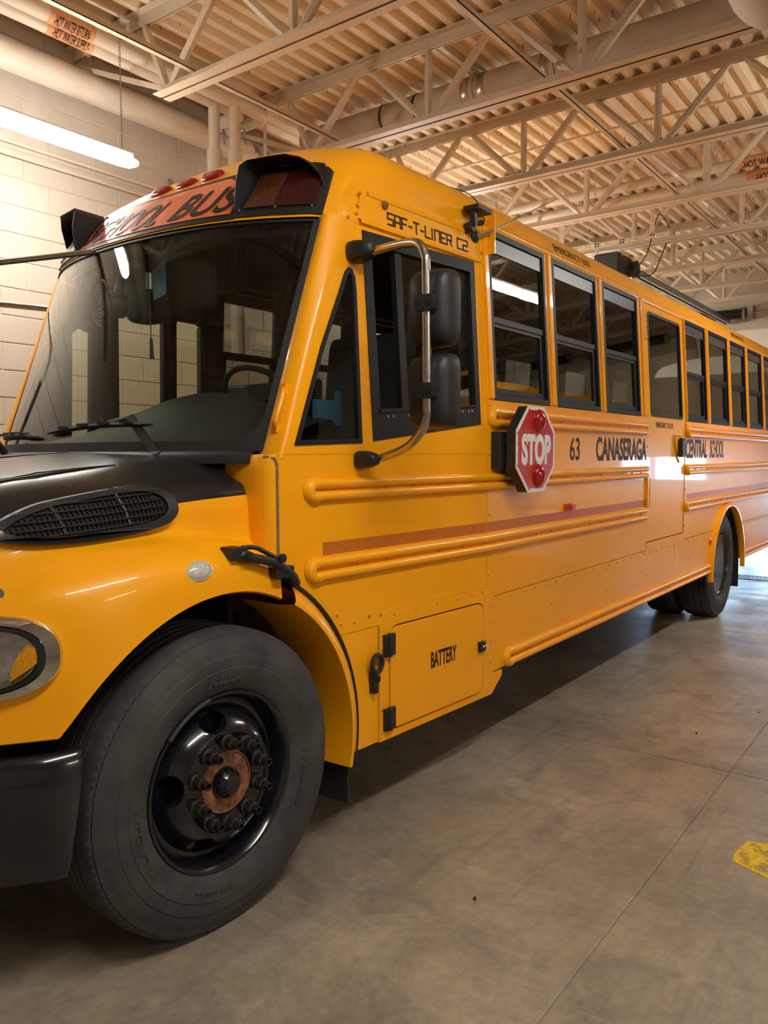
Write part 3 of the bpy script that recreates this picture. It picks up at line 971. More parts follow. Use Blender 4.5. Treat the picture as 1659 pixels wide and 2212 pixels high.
def window(a, b, mapf):
    s = 1
    fr = MB().slab([rect(a + .001, Z0, b - .001, Z1), rect(a + .026, Z0 + .03, b - .026, Z1 - .03)[::-1]], mapf(.004), mapf(-.03))
    fr.slab([rect(a + .026, 2.255, b - .026, 2.285)], mapf(-.006), mapf(-.03))
    fr.slab([rect(a + .03, Z0 + .034, b - .03, 2.256), rect(a + .05, Z0 + .062, b - .065, 2.235)[::-1]], mapf(-.012), mapf(-.035))
    w = bp('side_window', fr, 'black_frame', smooth=0)
    bp('header_bar', MB().slab([rect(a + .028, 2.605, b - .028, 2.675)], mapf(-.006), mapf(-.03)), 'grey_sash', w, smooth=0, label='grey metal header bar')
    bp('upper_pane', MB().slab([rect(a + .026, 2.28, b - .026, 2.61)], mapf(-.014), mapf(-.018)), 'rear_glass', w, smooth=0)
    bp('lower_pane', MB().slab([rect(a + .048, Z0 + .06, b - .063, 2.24)], mapf(-.022), mapf(-.026)), 'rear_glass', w, smooth=0)
for a, b in WIN: window(a, b, near)
for a, b in [(1.86, 2.396)] + WIN[1:3] + WIN[3:]: window(a, b, far)

# --- emergency door
m = MB().slab([rect(4.092, .945, 5.028, 1.865)], near(-.004), near(-.03))
m.slab([rect(4.080, 1.865, 5.034, 2.725), rrect(4.165, 1.885, 4.95, 2.64, .03)[::-1]], near(-.004), near(-.03))
ed = bp('emergency_door', m, 'bus_yellow', smooth=0)
bp('door_pane', MB().slab([rrect(4.16, 1.88, 4.955, 2.645, .03)], near(-.012), near(-.018)), 'rear_glass', ed, smooth=0)
bp('pane_seal', MB().slab([rrect(4.155, 1.875, 4.96, 2.65, .035), rrect(4.175, 1.895, 4.94, 2.63, .03)[::-1]], near(.0), near(-.02)), 'rubber_seal', ed, smooth=0)
for x0, z0, z1 in ((4.05, 2.43, 2.64), (4.085, 1.205, 1.42)):
    m = MB().slab([rect(x0 - .03, z0, x0 + .012, z1)], near(.016), near(-.004))
    for i in range(5):
        zz = z0 + (z1 - z0) * (i + .5) / 5
        m.slab([rect(x0 + .012, zz - .014, x0 + .028, zz + .014)], near(.02), near(0))
    bp('door_hinge', m, 'bus_yellow', ed, smooth=0, bevel=.002)
    bp('hinge_slot_shade', MB().slab([rect(x0 + .014, z0, x0 + .022, z1)], near(.0165), near(0)), 'underbody', ed, smooth=0)  # dark strip painting in the shade of the slots between the knuckles
put_text('EMERGENCY DOOR', 4.275, 1.795, .042, .42, ed, -.004 + .0003, bold=.006)
m = MB().box((4.90, -.03, 1.565), (5.0, .0, 1.735))
bp('door_handle', MB().box((4.80, -.045, 1.572), (4.895, -.015, 1.725)), 'black_plastic', ed, smooth=0, bevel=.006)
m = MB().slab([[(4.86, 1.74), (5.0, 1.745), (5.0, 1.545), (4.96, 1.535), (4.90, 1.60), (4.865, 1.67)], [(4.875, 1.732), (4.865, 1.675)][::-1] + []] if False else [[(4.70, 1.745), (4.93, 1.745), (4.93, 1.54), (4.87, 1.525), (4.77, 1.60), (4.705, 1.68)]], near(.006), near(-.006))
bp('handle_recess', m, 'chrome', ed, smooth=0, bevel=.004, label='chrome edged handle recess')
m = MB().slab([[(4.722, 1.734), (4.92, 1.734), (4.92, 1.555), (4.877, 1.543), (4.785, 1.608), (4.725, 1.683)]], near(.008), near(-.004))
bp('recess_cup', m, 'bus_yellow', ed, smooth=0)
bp('door_gap', MB().slab([rect(4.084, .938, 5.036, .946)], near(-.01), near(-.03)).slab([rect(5.028, .94, 5.036, 1.865)], near(-.012), near(-.03)).slab([rect(4.086, .94, 4.092, 1.865)], near(-.012), near(-.03)), 'underbody', ed, smooth=0)

# --- rub rails
def rail_profile(zt, zb, h=.027):
    w = .040
    pts = []
    for k in range(7):
        a = PI * k / 6
        pts.append((zt - w / 2 + w / 2 * math.cos(a), .001 + h * math.sin(a) ** .8))
    for k in range(7):
        a = PI * k / 6
        pts.append((zb + w / 2 + w / 2 * math.cos(a), .001 + h * math.sin(a) ** .8))
    return pts
def rub_rail(x0, x1, zt, zb, end0=True, end1=False, lift=.0):
    pr = rail_profile(zt, zb)
    xs = [x0, 1.68, x1] if x0 < 1.68 < x1 else [x0, x1]
    rows = [[(x, side(x, 1.2) - d - lift, z) for z, d in pr] for x in xs]
    m = MB().grid(rows)
    for r in (rows[0], rows[-1]):
        m.add(r, [tuple(range(len(r)))])
    o = bp('rub_rail', m, 'bus_yellow', smooth=50)
    w = .040
    R = (zt - zb - w) / 2
    zm = (zt + zb) / 2
    for flag, xe2, sgn in ((end0, x0, -1), (end1, x1, 1)):
        if not flag: continue
        rows = []
        for k in range(13):
            t = PI / 2 - PI * k / 12
            row = []
            for q in range(7):
                a = PI * q / 6
                rad = R + .002 + (w / 2 + .003) * math.cos(a)
                xx = xe2 + sgn * (max(rad, 0.001) * math.cos(t) * 1.05 + .0)
                row.append((xx, side(xx, 1.2) - .002 - lift - .03 * math.sin(a) ** .8, zm + rad * math.sin(t)))
            rows.append(row)
        # straight stubs over the rail ends
        first = [(p[0] - sgn * .022, p[1], p[2]) for p in rows[0]]
        last = [(p[0] - sgn * .022, p[1], p[2]) for p in rows[-1]]
        bp('rail_end', MB().grid([first] + rows + [last]), 'bus_yellow', o, smooth=60)
    rv = MB()
    x = x0 + .05
    while x < x1 - .05:
        rv.sphere((x, side(x, 1.2) - .002 - lift, zm), .008, 8, (1, .7, 1))
        x += .19
    for xx in (1.66, 1.70, 2.44, 2.48, 3.2, 3.24, 5.75, 5.79, 6.55, 6.59, 7.3, 7.34):
        if x0 + .06 < xx < x1 - .06:
            rv.sphere((xx, side(xx, 1.2) - .002 - lift, zm + .012), .0055, 8, (1, .7, 1)).sphere((xx, side(xx, 1.2) - .002 - lift, zm - .012), .0055, 8, (1, .7, 1))
    obj('rivet', rv, 'rivet_yellow', o, kind='stuff', smooth=60, weld=False)
    return o
rub_rail(1.735, 4.03, 1.826, 1.733, True, False)
rub_rail(.47, 4.05, 1.507, 1.421, True, False)
rub_rail(.475, 4.05, 1.206, 1.115, True, False)
rub_rail(1.905, 5.85, .588, .495, True, False)
rub_rail(5.09, X_REAR, 1.826, 1.733, True)
rub_rail(5.09, X_REAR, 1.507, 1.421, True)
rub_rail(5.09, X_REAR, 1.206, 1.115, True)
rub_rail(7.2, X_REAR, .588, .495, True)
# reflective tape along the belt
for a, b in ((.523, 1.675), (1.684, 4.06), (5.10, X_REAR)):
    bp('reflective_tape', MB().slab([[(a, 1.212), (b, 1.212), (b, 1.262), (a, 1.262)]], near(.0006), near(-.002)), 'tape_orange', smooth=0)
# single rivets along the panel seams
rv = MB()
def rivet(x, z, r=.008): rv.sphere((x, side(x, z) - .002, z), r, 8, (1, .7, 1))
for x in [1.80 + .14 * i for i in range(29)]:
    if x < 5.85: rivet(x, .862)
for x in [7.25 + .12 * i for i in range(20)]: rivet(x, .862)
for z in (.55, .66, .75, .84): rivet(1.718, z)
for z in (.42, .52, .78, .84): rivet(.868, z)
for x in (.95, 1.10, 1.26, 1.42, 1.55, 1.64): rivet(x, .918)
for x, z in ((.60, .97), (.62, .93), (.70, .925), (.79, .935), (.865, .93)): rivet(x, z)
for z in (1.0, 1.12, 1.30, 1.60, 1.76, 1.84): rivet(1.70, z)
for x, z in ((2.44, .735), (3.3, .84), (3.3, .70), (4.1, .70), (5.2, .70), (5.6, .70)): rivet(x, z)
for z in (1.32, 1.65, 1.78): rivet(4.065, z)
for z in (1.0, 1.3, 1.84): rivet(5.05, z)
obj('rivet', rv, 'rivet_yellow', bus, kind='stuff', smooth=60, weld=False)

# lettering on the side
put_text('63', 2.678, 1.560, .137, .145, bus, .0006, bold=.012)
put_text('CANASERAGA', 3.088, 1.552, .155, .965, bus, .0006, bold=.03)
put_text('CENTRAL', 5.045, 1.558, .163, .66, bus, .0006, bold=.03)
put_text('SCHOOL', 5.80, 1.558, .165, .50, bus, .0006)

# --- side marker lamps
m = MB().box((2.60, -.012, 1.262), (2.70, 0, 1.306)).box((2.645, -.035, 1.268), (2.698, -.010, 1.30))
bp('marker_lamp', m, 'orange_lens', smooth=0, bevel=.003, label='small amber marker lamp')
bp('reflector', MB().lathe([(.035, 0), (.034, .008), (.02, .012), (0, .013)], (5.88, -.001, .79), (0, -1, 0), 20), 'orange_lens', label='round orange reflector')

# --- roof
def roof_profile(x=3.0, z_start=2.70, off=0.0):
    t = ty(x)
    pts = [(side(x, z_start) + off, z_start), (side(x, 2.715) - .004 + off, 2.712), (side(x, 2.72) - .012 + off, 2.722), (side(x, 2.72) - .010 + off, 2.734), (side(x, 2.74) + off, 2.742)]
    c, r = (.285 + t * .6, 2.695), .23 - off
    for a in (163, 152, 141, 130, 118, 105):
        pts.append((c[0] + r * math.cos(math.radians(a)) * (.235 - t * .4) / .23, c[1] + r * math.sin(math.radians(a))))
    y1, z1 = pts[-1]
    L = YC - y1
    for k in range(1, 8):
        s = L * k / 7
        pts.append((y1 + s, z1 + .268 * s - .268 / (2 * L) * s * s))
    return pts + [(WB - y, z) for y, z in reversed(pts[:-1])]
X_CAP = 1.02
rows = [[(x, y, z) for y, z in roof_profile(x)] for x in (1.70, 1.71, 3.2, 4.7, 6.2, 7.7, 9.2, X_REAR - .25)]
last = rows[-1]
for q, sx in ((.12, .985), (.2, .93), (.25, .82)):
    rows.append([(X_REAR - .25 + q, YC + (y - YC) * sx, 2.70 + (z - 2.70) * sx) for _, y, z in last])
bp('roof', MB().grid(rows), 'bus_yellow', smooth=50)
cab_prof = lambda x: [(side(x, 2.53), 2.53), (side(x, 2.60), 2.60), (side(x, 2.66), 2.66)] + roof_profile(x)[4:-4] + [(WB - side(x, z), z) for z in (2.66, 2.60, 2.53)]
XTOP = lambda o: .40 + .20 * o * o + .123 * o ** 4
LEAN = lambda o: .95 - .55 * min(1.0, (o / .88) ** 2)
rows = [[(x, y, z) for y, z in cab_prof(x)] for x in (1.699, 1.50, 1.25)]
end = cab_prof(X_CAP + .06)
n = len(end)
base = []
for k, (y, z) in enumerate(end):
    o = y - YC
    if k < 3 or k >= n - 3:
        j = k if k < 3 else n - 1 - k
        yy, xx = ((.112, .755), (.117, .742), (.128, .728))[j]
        base.append((xx, yy if k < 3 else WB - yy, 2.53 if j == 0 else 2.53))
    else:
        kk = k - 3
        mm = n - 7
        yq = min(max(y, .15), WB - .15)
        oo = yq - YC
        base.append((XTOP(min(abs(oo), 1.0)) + (.0 if abs(oo) < .90 else .012), yq, 2.53))
steps = 12
row_y = [b[1] for b in base]
cap = []
for s in range(steps + 1):
    a = PI / 2 * s / steps
    row = []
    for k in range(n):
        bx, by, bz = base[k]
        ey, ez = end[k]
        ex = X_CAP + .06
        fz = math.sin(a) ** .85
        fx = (1 - math.cos(a)) ** 1.15
        dz = (ez - bz) * fz
        lean = LEAN(abs(row_y[k] - YC)) if 3 <= k < n - 3 else .15
        x = bx + lean * dz + (ex - bx - lean * (ez - bz)) * fx
        t = s / steps
        row.append((x, by + (ey - by) * t ** 1.4, bz + dz))
    cap.append(row)
bp('front_cap', MB().grid(rows + cap[::-1]), 'bus_yellow', smooth=60)
CAPG = cap
def header_pt(y, z, off):
    """point on the sloping face above the windshield"""
    o = min(abs(y - YC), 1.05)
    x = XTOP(o) + LEAN(o) * (z - 2.53)
    # rounding of the face into the roof
    if z > 2.72: x += .9 * (z - 2.72) ** 1.5
    sl = (.4 * o + .49 * o ** 3) * (1 if y > YC else -1)
    nrm = Vector((-1, sl, LEAN(o))).normalized()
    return Vector((x, y, z)) + nrm * off
def header_patch(name, outline, material, off0, off1, parent=None, nsub=1, **kw):
    """outline in (y, z), resampled so that it follows the curved face"""
    pts = []
    for i in range(len(outline)):
        a, b = outline[i], outline[(i + 1) % len(outline)]
        for k in range(nsub):
            pts.append((a[0] + (b[0] - a[0]) * k / nsub, a[1] + (b[1] - a[1]) * k / nsub))
    return bp(name, MB().slab([pts], lambda u, v: header_pt(u, v, off1), lambda u, v: header_pt(u, v, off0)), material, parent, smooth=0, **kw)
def header_grid(name, y0, y1, zlo, zhi, material, off0, off1, parent=None, n=40, **kw):
    rows = []
    for i in range(n + 1):
        y = y0 + (y1 - y0) * i / n
        rows.append([header_pt(y, zlo(y) + (zhi(y) - zlo(y)) * j / 6, off1) for j in range(7)])
    flat = [p for r in rows for p in r]
    m = MB().shell(rows, lambda p: p + Vector((1, 0, -.42)).normalized() * (off1 - off0))
    return bp(name, m, material, parent, smooth=40, **kw)
def ztop_sign(y):
    o = abs(y - 1.026)
    return 2.752 + (.045 if o < .36 else (.045 * (.44 - o) / .08 if o < .44 else 0.0)) - .05 * max(0, o - .44)
sg = header_grid('header_sign', .497, 1.555, lambda y: 2.537, lambda y: ztop_sign(y), 'decal_black', -.004, .004)
header_grid('sign_face', .525, 1.525, lambda y: 2.562, lambda y: ztop_sign(y) - .028, 'sign_orange', .0, .0065, sg, label='orange sign face')
def hdr_text(s, y0, w, z0, h):
    def place(u, v, d):
        yy = y0 - u - .0 * v
        return header_pt(yy - .22 * v + .02, z0 + v, .0085 + d)
    return text_obj('lettering', s, place, h, w, 'decal_black', sg, .001, bold=.012)
hdr_text('SCHOOL', 1.495, .565, 2.575, .135)
hdr_text('BUS', .84, .315, 2.575, .135)
for s in (1, -1):
    F = (lambda y: y) if s == 1 else (lambda y: 2.05 - y)
    wl_ = header_grid('warning_lamp', F(.175), F(.50), lambda y: 2.54, lambda y: 2.768 - (.05 * max(0, (.25 - min(y, 2.05 - y)) / .08) ** 2), 'black_plastic', -.004, .008, n=8)
    for a, b, mt, lb in ((.35, .465, 'dark_amber_lens', 'unlit amber lens'), (.20, .335, 'dark_red_lens', 'unlit red lens')):
        header_grid('lens', F(a), F(b), lambda y: 2.572, lambda y: 2.728, mt, .006, .016, wl_, n=5, label=lb)
    # hood: a sheet that stands out around the upper half of the panel
    path = [(.493, 2.60, .035), (.493, 2.68, .085), (.493, 2.75, .12), (.47, 2.772, .125), (.38, 2.775, .12), (.30, 2.772, .12), (.25, 2.76, .095), (.215, 2.735, .07), (.19, 2.70, .04), (.182, 2.66, .015)]
    path = [(.493, 2.57, .012)] + path
    rows = [[], []]
    for yq, zq, L in path:
        p = header_pt(F(yq), zq, .004)
        rows[0].append(p)
        rows[1].append(p + Vector((-1, 0, .03)).normalized() * (L if s == 1 else L * 1.35))
    bp('lamp_hood', MB().shell(rows, lambda p: p + Vector((0.0, .004 * s, -.004))), 'black_plastic', wl_, smooth=30)
    sb = MB()
    for yq, zq in ((.485, 2.57), (.34, 2.572), (.21, 2.572), (.19, 2.66), (.20, 2.74)):
        p = header_pt(F(yq), zq, .009)
        sb.sphere(p, .006, 8)
    obj('screw', sb, 'zinc', wl_, kind='stuff', smooth=60, weld=False)
# identification lamps on the roof edge
for yq in (1.25, 1.07, .89):
    p = header_pt(yq, 2.845, .012)
    m = MB()
    rows = []
    for t, hw, hh in ((0, .07, .028), (.012, .066, .026), (.024, .05, .016), (.028, .0, .0)):
        q = header_pt(yq, 2.845, t)
        rows.append([(q.x + .9 * hh * math.sin(a), q.y + hw * math.copysign(abs(math.cos(a)) ** .5, math.cos(a)), q.z + hh * math.copysign(abs(math.sin(a)) ** .6, math.sin(a))) for a in [2 * PI * i / 20 for i in range(20)]])
    m.grid(rows, close_v=True)
    bp('clearance_lamp', m, 'red_lens', smooth=40, label='small red roof lamp')

# embossed panel and name on the side above the driver's window
def near3(off): return lambda u, v: (u, side(u, v) - off, v)
m = MB().slab([[(.80, 2.545), (1.676, 2.545), (1.676, 2.675), (.84, 2.675), (.82, 2.66)]], near(.004), near(-.005))
cp = bp('name_panel', m, 'bus_yellow', smooth=0, bevel=.003)
m = MB()
rows = [[(x, side(x, z) - d, z) for x in (.86, 1.2, 1.69)] for z, d in ((2.595, .004), (2.600, .009), (2.606, .009), (2.611, .004))]
# raised bead between the two fields
m = MB().grid([[(x, side(x, z) - d, z) for x in (.86, 1.2, 1.675)] for z, d in ((2.668, .004), (2.662, .010), (2.652, .010), (2.646, .004))])
bp('bead', m, 'bus_yellow', cp, smooth=60)
m = MB().grid([[(x, side(x, z) - d, z) for x in (.80, 1.2, 1.678)] for z, d in ((2.547, .004), (2.540, .014), (2.528, .016), (2.520, .002))])
bp('drip_rail', m, 'bus_yellow', cp, smooth=60)
m = MB().lathe([(.018, 0), (.017, .01), (.010, .016), (0, .018)], (.965, side(.965, 2.63) - .004, 2.635), (0, -1, 0), 16)
bp('plug', m, 'rust', cp)
# technical stroke lettering
def stroke_text(x0, z0, h, total, parent, off):
    G = {'S': [[(1, 1), (0, 1), (0, .5), (1, .5), (1, 0), (0, 0)]], 'A': [[(0, 0), (0, 1), (1, 1), (1, 0)], [(0, .42), (1, .42)]], 'F': [[(0, 0), (0, 1), (1, 1)], [(0, .5), (.8, .5)]],
         '-': [[(.1, .45), (.6, .45)]], 'T': [[(0, 1), (1, 1)], [(.5, 1), (.5, 0)]], 'L': [[(0, 1), (0, 0), (1, 0)]], 'I': [[(.1, 1), (.1, 0)]],
         'N': [[(0, 0), (0, 1), (1, 1), (1, 0)]], 'E': [[(1, 1), (0, 1), (0, 0), (1, 0)], [(0, .5), (.8, .5)]], 'R': [[(0, 0), (0, 1), (1, 1), (1, .5), (0, .5)], [(.6, .5), (1, 0)]],
         'C': [[(1, 1), (0, 1), (0, 0), (1, 0)]], '2': [[(0, 1), (1, 1), (1, .5), (0, .5), (0, 0), (1, 0)]], ' ': []}
    W = {'-': .7, 'I': .35, ' ': .7}
    word = 'SAF-T-LINER C2'
    tot = sum(W.get(c, 1) + .32 for c in word)
    sx = total / tot
    cx = x0
    th = h * .15
    for c in word:
        m = MB()
        for st in G[c]:
            for (a, b), (c2, d) in zip(st, st[1:]):
                u0, u1 = cx + a * sx, cx + c2 * sx
                v0, v1 = z0 + b * h, z0 + d * h
                L = math.hypot(u1 - u0, v1 - v0)
                du, dv = (u1 - u0) / L * th / 2, (v1 - v0) / L * th / 2
                q = [(u0 - du - dv, v0 - dv + du), (u1 + du - dv, v1 + dv + du), (u1 + du + dv, v1 + dv - du), (u0 - du + dv, v0 - dv - du)]
                m.slab([q], near(off + .001), near(off - .001))
        cx += (W.get(c, 1) + .32) * sx
        if m.v: obj('letter', m, 'decal_black', parent, smooth=0, weld=False)
stroke_text(.985, 2.562, .047, .605, cp, .0052)

# --- cab frame with quarter window and driver's window
qw = [(.378, 1.632), (.750, 1.645), (.762, 2.25), (.758, 2.305), (.742, 2.334), (.722, 2.338), (.700, 2.315), (.655, 2.225), (.54, 2.005)]
dw = [(.819, 1.652), (1.623, 1.742), (1.63, 2.522), (.816, 2.503)]
cf = [(.325, 1.60), (1.678, 1.60), (1.70, 2.531), (.775, 2.531), (.676, 2.33), (.51, 2.02), (.341, 1.63)]
panel('cab_frame', [cf, qw[::-1], dw[::-1]], .002, .03)
def far_cab():
    fw_ = [(.345, 1.632), (.90, 1.64), (.90, 2.30), (.80, 2.36), (.70, 2.315), (.52, 2.005)]
    od = [(.98, .55), (1.74, .55), (1.74, 2.46), (.98, 2.46)]
    panel('far_cab_frame', [[(.325, 1.20), (.60, .9), (.66, .39), (.975, .39), (.975, 2.461), (1.742, 2.461), (1.742, .39), (X_REAR, .39), (X_REAR, 1.865), (1.86, 1.865), (1.86, 2.72), (.775, 2.531), (.676, 2.33), (.51, 2.02), (.341, 1.63)], fw_[::-1]], 0.0, .03, far)
    bp('cab_liner', MB().slab([[(.355, 1.20), (.66, .9), (.975, .9), (.975, 2.465), (1.742, 2.465), (1.742, .9), (1.86, .9), (1.86, 2.74), (.80, 2.56), (.70, 2.33), (.53, 2.02), (.365, 1.63)], fw_[::-1]], far(-.031), far(-.037)), 'interior_dark', smooth=0)
    bp('post_liner', MB().slab([rect(1.742, 1.865, 1.86, 2.75)], far(-.02), far(-.0)), 'black_frame', smooth=0)
    d = MB().slab([od, rrect(1.035, .8, 1.365, 2.42, .02)[::-1], rrect(1.47, .8, 1.68, 2.43, .025)[::-1]], far(-.004), far(-.04))
    d.slab([rect(1.395, .55, 1.43, 2.46)], far(.01), far(-.06))
    e = bp('entry_door', d, 'black_frame', smooth=0, label='black framed folding entry door on the far side')
    bp('door_pane', MB().slab([rrect(1.03, .795, 1.37, 2.425, .02)], far(-.018), far(-.023)), 'windshield_glass', e, smooth=0)
    bp('door_pane', MB().slab([rrect(1.465, .795, 1.685, 2.435, .02)], far(-.018), far(-.023)), 'windshield_glass', e, smooth=0)
    f = MB().slab([fw_, [(.74, 1.70), (.86, 1.70), (.86, 2.28), (.79, 2.30), (.74, 2.26)][::-1]], far(.003), far(-.03))
    q = bp('quarter_window', f, 'black_frame', smooth=0)
    bp('pane', MB().slab([[(.735, 1.69), (.865, 1.69), (.865, 2.29), (.79, 2.31), (.735, 2.27)]], far(-.01), far(-.015)), 'windshield_glass', q, smooth=0)
far_cab()
def offset_poly(P, d):
    n = len(P); out = []
    for i in range(n):
        a, b, c = Vector(P[i - 1]), Vector(P[i]), Vector(P[(i + 1) % n])
        e1, e2 = (b - a).normalized(), (c - b).normalized()
        n1, n2 = Vector((-e1.y, e1.x)), Vector((-e2.y, e2.x))
        m = (n1 + n2); m = m / max(.3, m.dot(n1))
        out.append(tuple(b + m * d))
    return out
q = panel('quarter_window', [offset_poly(qw, -.001), offset_poly(qw, .018)[::-1]], .006, .025, material='black_frame')
panel('pane', [offset_poly(qw, .014)], -.004, .004, material='side_glass', parent=q)
di = [(.872, 1.775), (1.585, 1.83), (1.59, 2.468), (.868, 2.455)]
d = panel('driver_window', [dw, di[::-1]], .006, .03, material='black_frame')
m = MB().slab([[(1.03, 1.775), (1.075, 1.778), (1.075, 2.468), (1.03, 2.462)]], near(-.004), near(-.03))
bp('rear_sash', MB().slab([[(1.50, 1.81), (1.59, 1.818), (1.59, 2.47), (1.50, 2.47)]], near(-.02), near(-.03)), 'black_frame', d, smooth=0)
panel('sash', [[(.868, 1.77), (1.59, 1.826), (1.59, 1.835), (.868, 1.785)]], .012, .03, material='black_frame', parent=d)
bp('sash', m, 'black_frame', d, smooth=0)
panel('pane', [[(1.07, 1.778), (1.58, 1.825), (1.58, 2.462), (1.07, 2.46)]], -.012, .004, material='side_glass', parent=d)
sr = MB()
for xx in (.92, .955, 1.06, 1.10, 1.43, 1.47, 1.52, 1.55):
    sr.lathe([(.008, 0), (.006, .003), (0, .003)], (xx, side(xx, 1.8) - .0062, 1.752 + .075 * (xx - .87)), (0, -1, 0), 10)
obj('screw', sr, 'zinc', d, kind='stuff', smooth=40, weld=False)

# --- windshield, pillars, cowl
OM = .90
ZW0, ZW1 = 1.622, 2.515
def ws(o, t, off=0.0):
    x0, x1 = .11 + .15 * o * o + .12 * o ** 4, XTOP(o)
    x = x0 + (x1 - x0) * t
    sl = 2 * (.15 + .05 * t) * o + .486 * o ** 3
    nrm = Vector((-1, sl, .355)).normalized()
    return Vector((x, YC + o, ZW0 + (ZW1 - ZW0) * t)) + nrm * off
NO = 28
rows = [[ws(-OM + 2 * OM * i / NO, j / 10) for i in range(NO + 1)] for j in range(11)]
wsg = bp('windshield', MB().shell(rows, lambda p: Vector(p) + Vector((.005, 0, 0))), 'windshield_glass', smooth=40)
# black seal around the glass with rounded lower corners
def seal_in(o_n, t_n):
    return o_n, t_n
outer_, inner_ = [], []
def border(mo, mt, rc, lo=None):
    pts = []
    a, b = OM - mo, 1 - mt
    if lo is None: lo = mt * 1.35
    N = 24
    for k in range(N + 1): pts.append((-a + rc + (2 * a - 2 * rc) * k / N, lo))
    for k in range(1, 7):
        an = -PI / 2 + PI / 2 * k / 6
        pts.append((a - rc + rc * math.cos(an), lo + rc + rc * math.sin(an)))
    for k in range(1, 9): pts.append((a, lo + rc + (b - lo - rc) * k / 8))
    for k in range(1, N + 1): pts.append((a - 2 * a * k / N, b))
    for k in range(1, 9): pts.append((-a, b - (b - lo - rc) * k / 8))
    for k in range(1, 6):
        an = PI + PI / 2 * k / 6
        pts.append((-a + rc + rc * math.cos(an), lo + rc + rc * math.sin(an)))
    return pts
bo, bi = border(-.010, -.004, .012, -.016), border(.014, .006, .11, .03)
rows = [[ws(o, t, .006) for o, t in bo], [ws(o, t, .006) for o, t in bi], [ws(o, t, -.004) for o, t in bi], [ws(o, t, -.004) for o, t in bo]]
bp('windshield_seal', MB().grid(rows, close_u=True, close_v=True), 'rubber_seal', wsg, smooth=40)

for s in (1, -1):
    F = (lambda y: y) if s == 1 else (lambda y: WB - y)
    rows = []
    for j in range(13):
        z = 1.585 + (2.537 - 1.585) * j / 12
        t = (z - ZW0) / (ZW1 - ZW0)
        w = ws(-OM, t)
        xq = interp([(1.585, (.318,)), (1.63, (.341,)), (2.02, (.51,)), (2.33, (.676,)), (2.53, (.775,))], z)[0]
        sy = side(xq, z) - .002
        yq = .2 + .6 * 0
        gap = xq - w.x
        P0 = (w.x + .004, w.y + .006)
        P1 = (w.x - .002, .142 + .2 * (sy - .09))
        P2 = (w.x + gap * .25, sy + .018)
        P3 = (w.x + gap * .6, sy + .002)
        P4 = (xq + .004, sy)
        rows.append([(px, F(py), z) for px, py in (P0, P1, P2, P3, P4)])
    rows = [[tuple(p) for p in spline(r, 3)] for r in rows]
    pl = bp('windshield_pillar', MB().grid(rows), 'bus_yellow', smooth=60)
    if s == 1:
        m = MB()
        y0 = side(.33, 1.75)
        a, b = Vector((.385, .135, 1.84)), Vector((.330, .130, 1.70))
        m.bar(a + Vector((0, 0, .02)), a - Vector((0, 0, .02)), .03, .008, (1, 0, 0)).bar(b + Vector((0, 0, .02)), b - Vector((0, 0, .02)), .03, .008, (1, 0, 0))
        n_ = Vector((-.7, -.7, 0)) * .04
        m.tube(spline([a, a + n_ * .8 - Vector((.003, 0, .012)), a + n_ - Vector((.012, 0, .04)), b + n_ + Vector((.012, 0, .04)), b + n_ * .8 + Vector((.003, 0, .012)), b], 3), .009, 8)
        bp('grab_handle', m, 'bus_yellow', pl, smooth=40)
# cowl side that rolls inwards to the gap behind the hood
for s in (1, -1):
    F = (lambda y: y) if s == 1 else (lambda y: WB - y)
    rows = []
    for z, dx in ((1.19, 0), (1.40, 0), (1.545, .0), (1.585, .006), (1.60, .02)):
        rows.append([(x + dx * (1 if y > .1 else .2), F(y), z) for x, y in ((.301, .086), (.288, .087), (.268, .098), (.256, .120), (.250, .16), (.262, .30), (.262, .40))])
    bp('cowl_side', MB().grid(rows), 'bus_yellow', smooth=60)
    bp('cowl_seam', MB().tube([(.293, F(.081), 1.19), (.293, F(.081), 1.56), (.285, F(.085), 1.585), (.262, F(.12), 1.592)], .0045, 6), 'zinc')

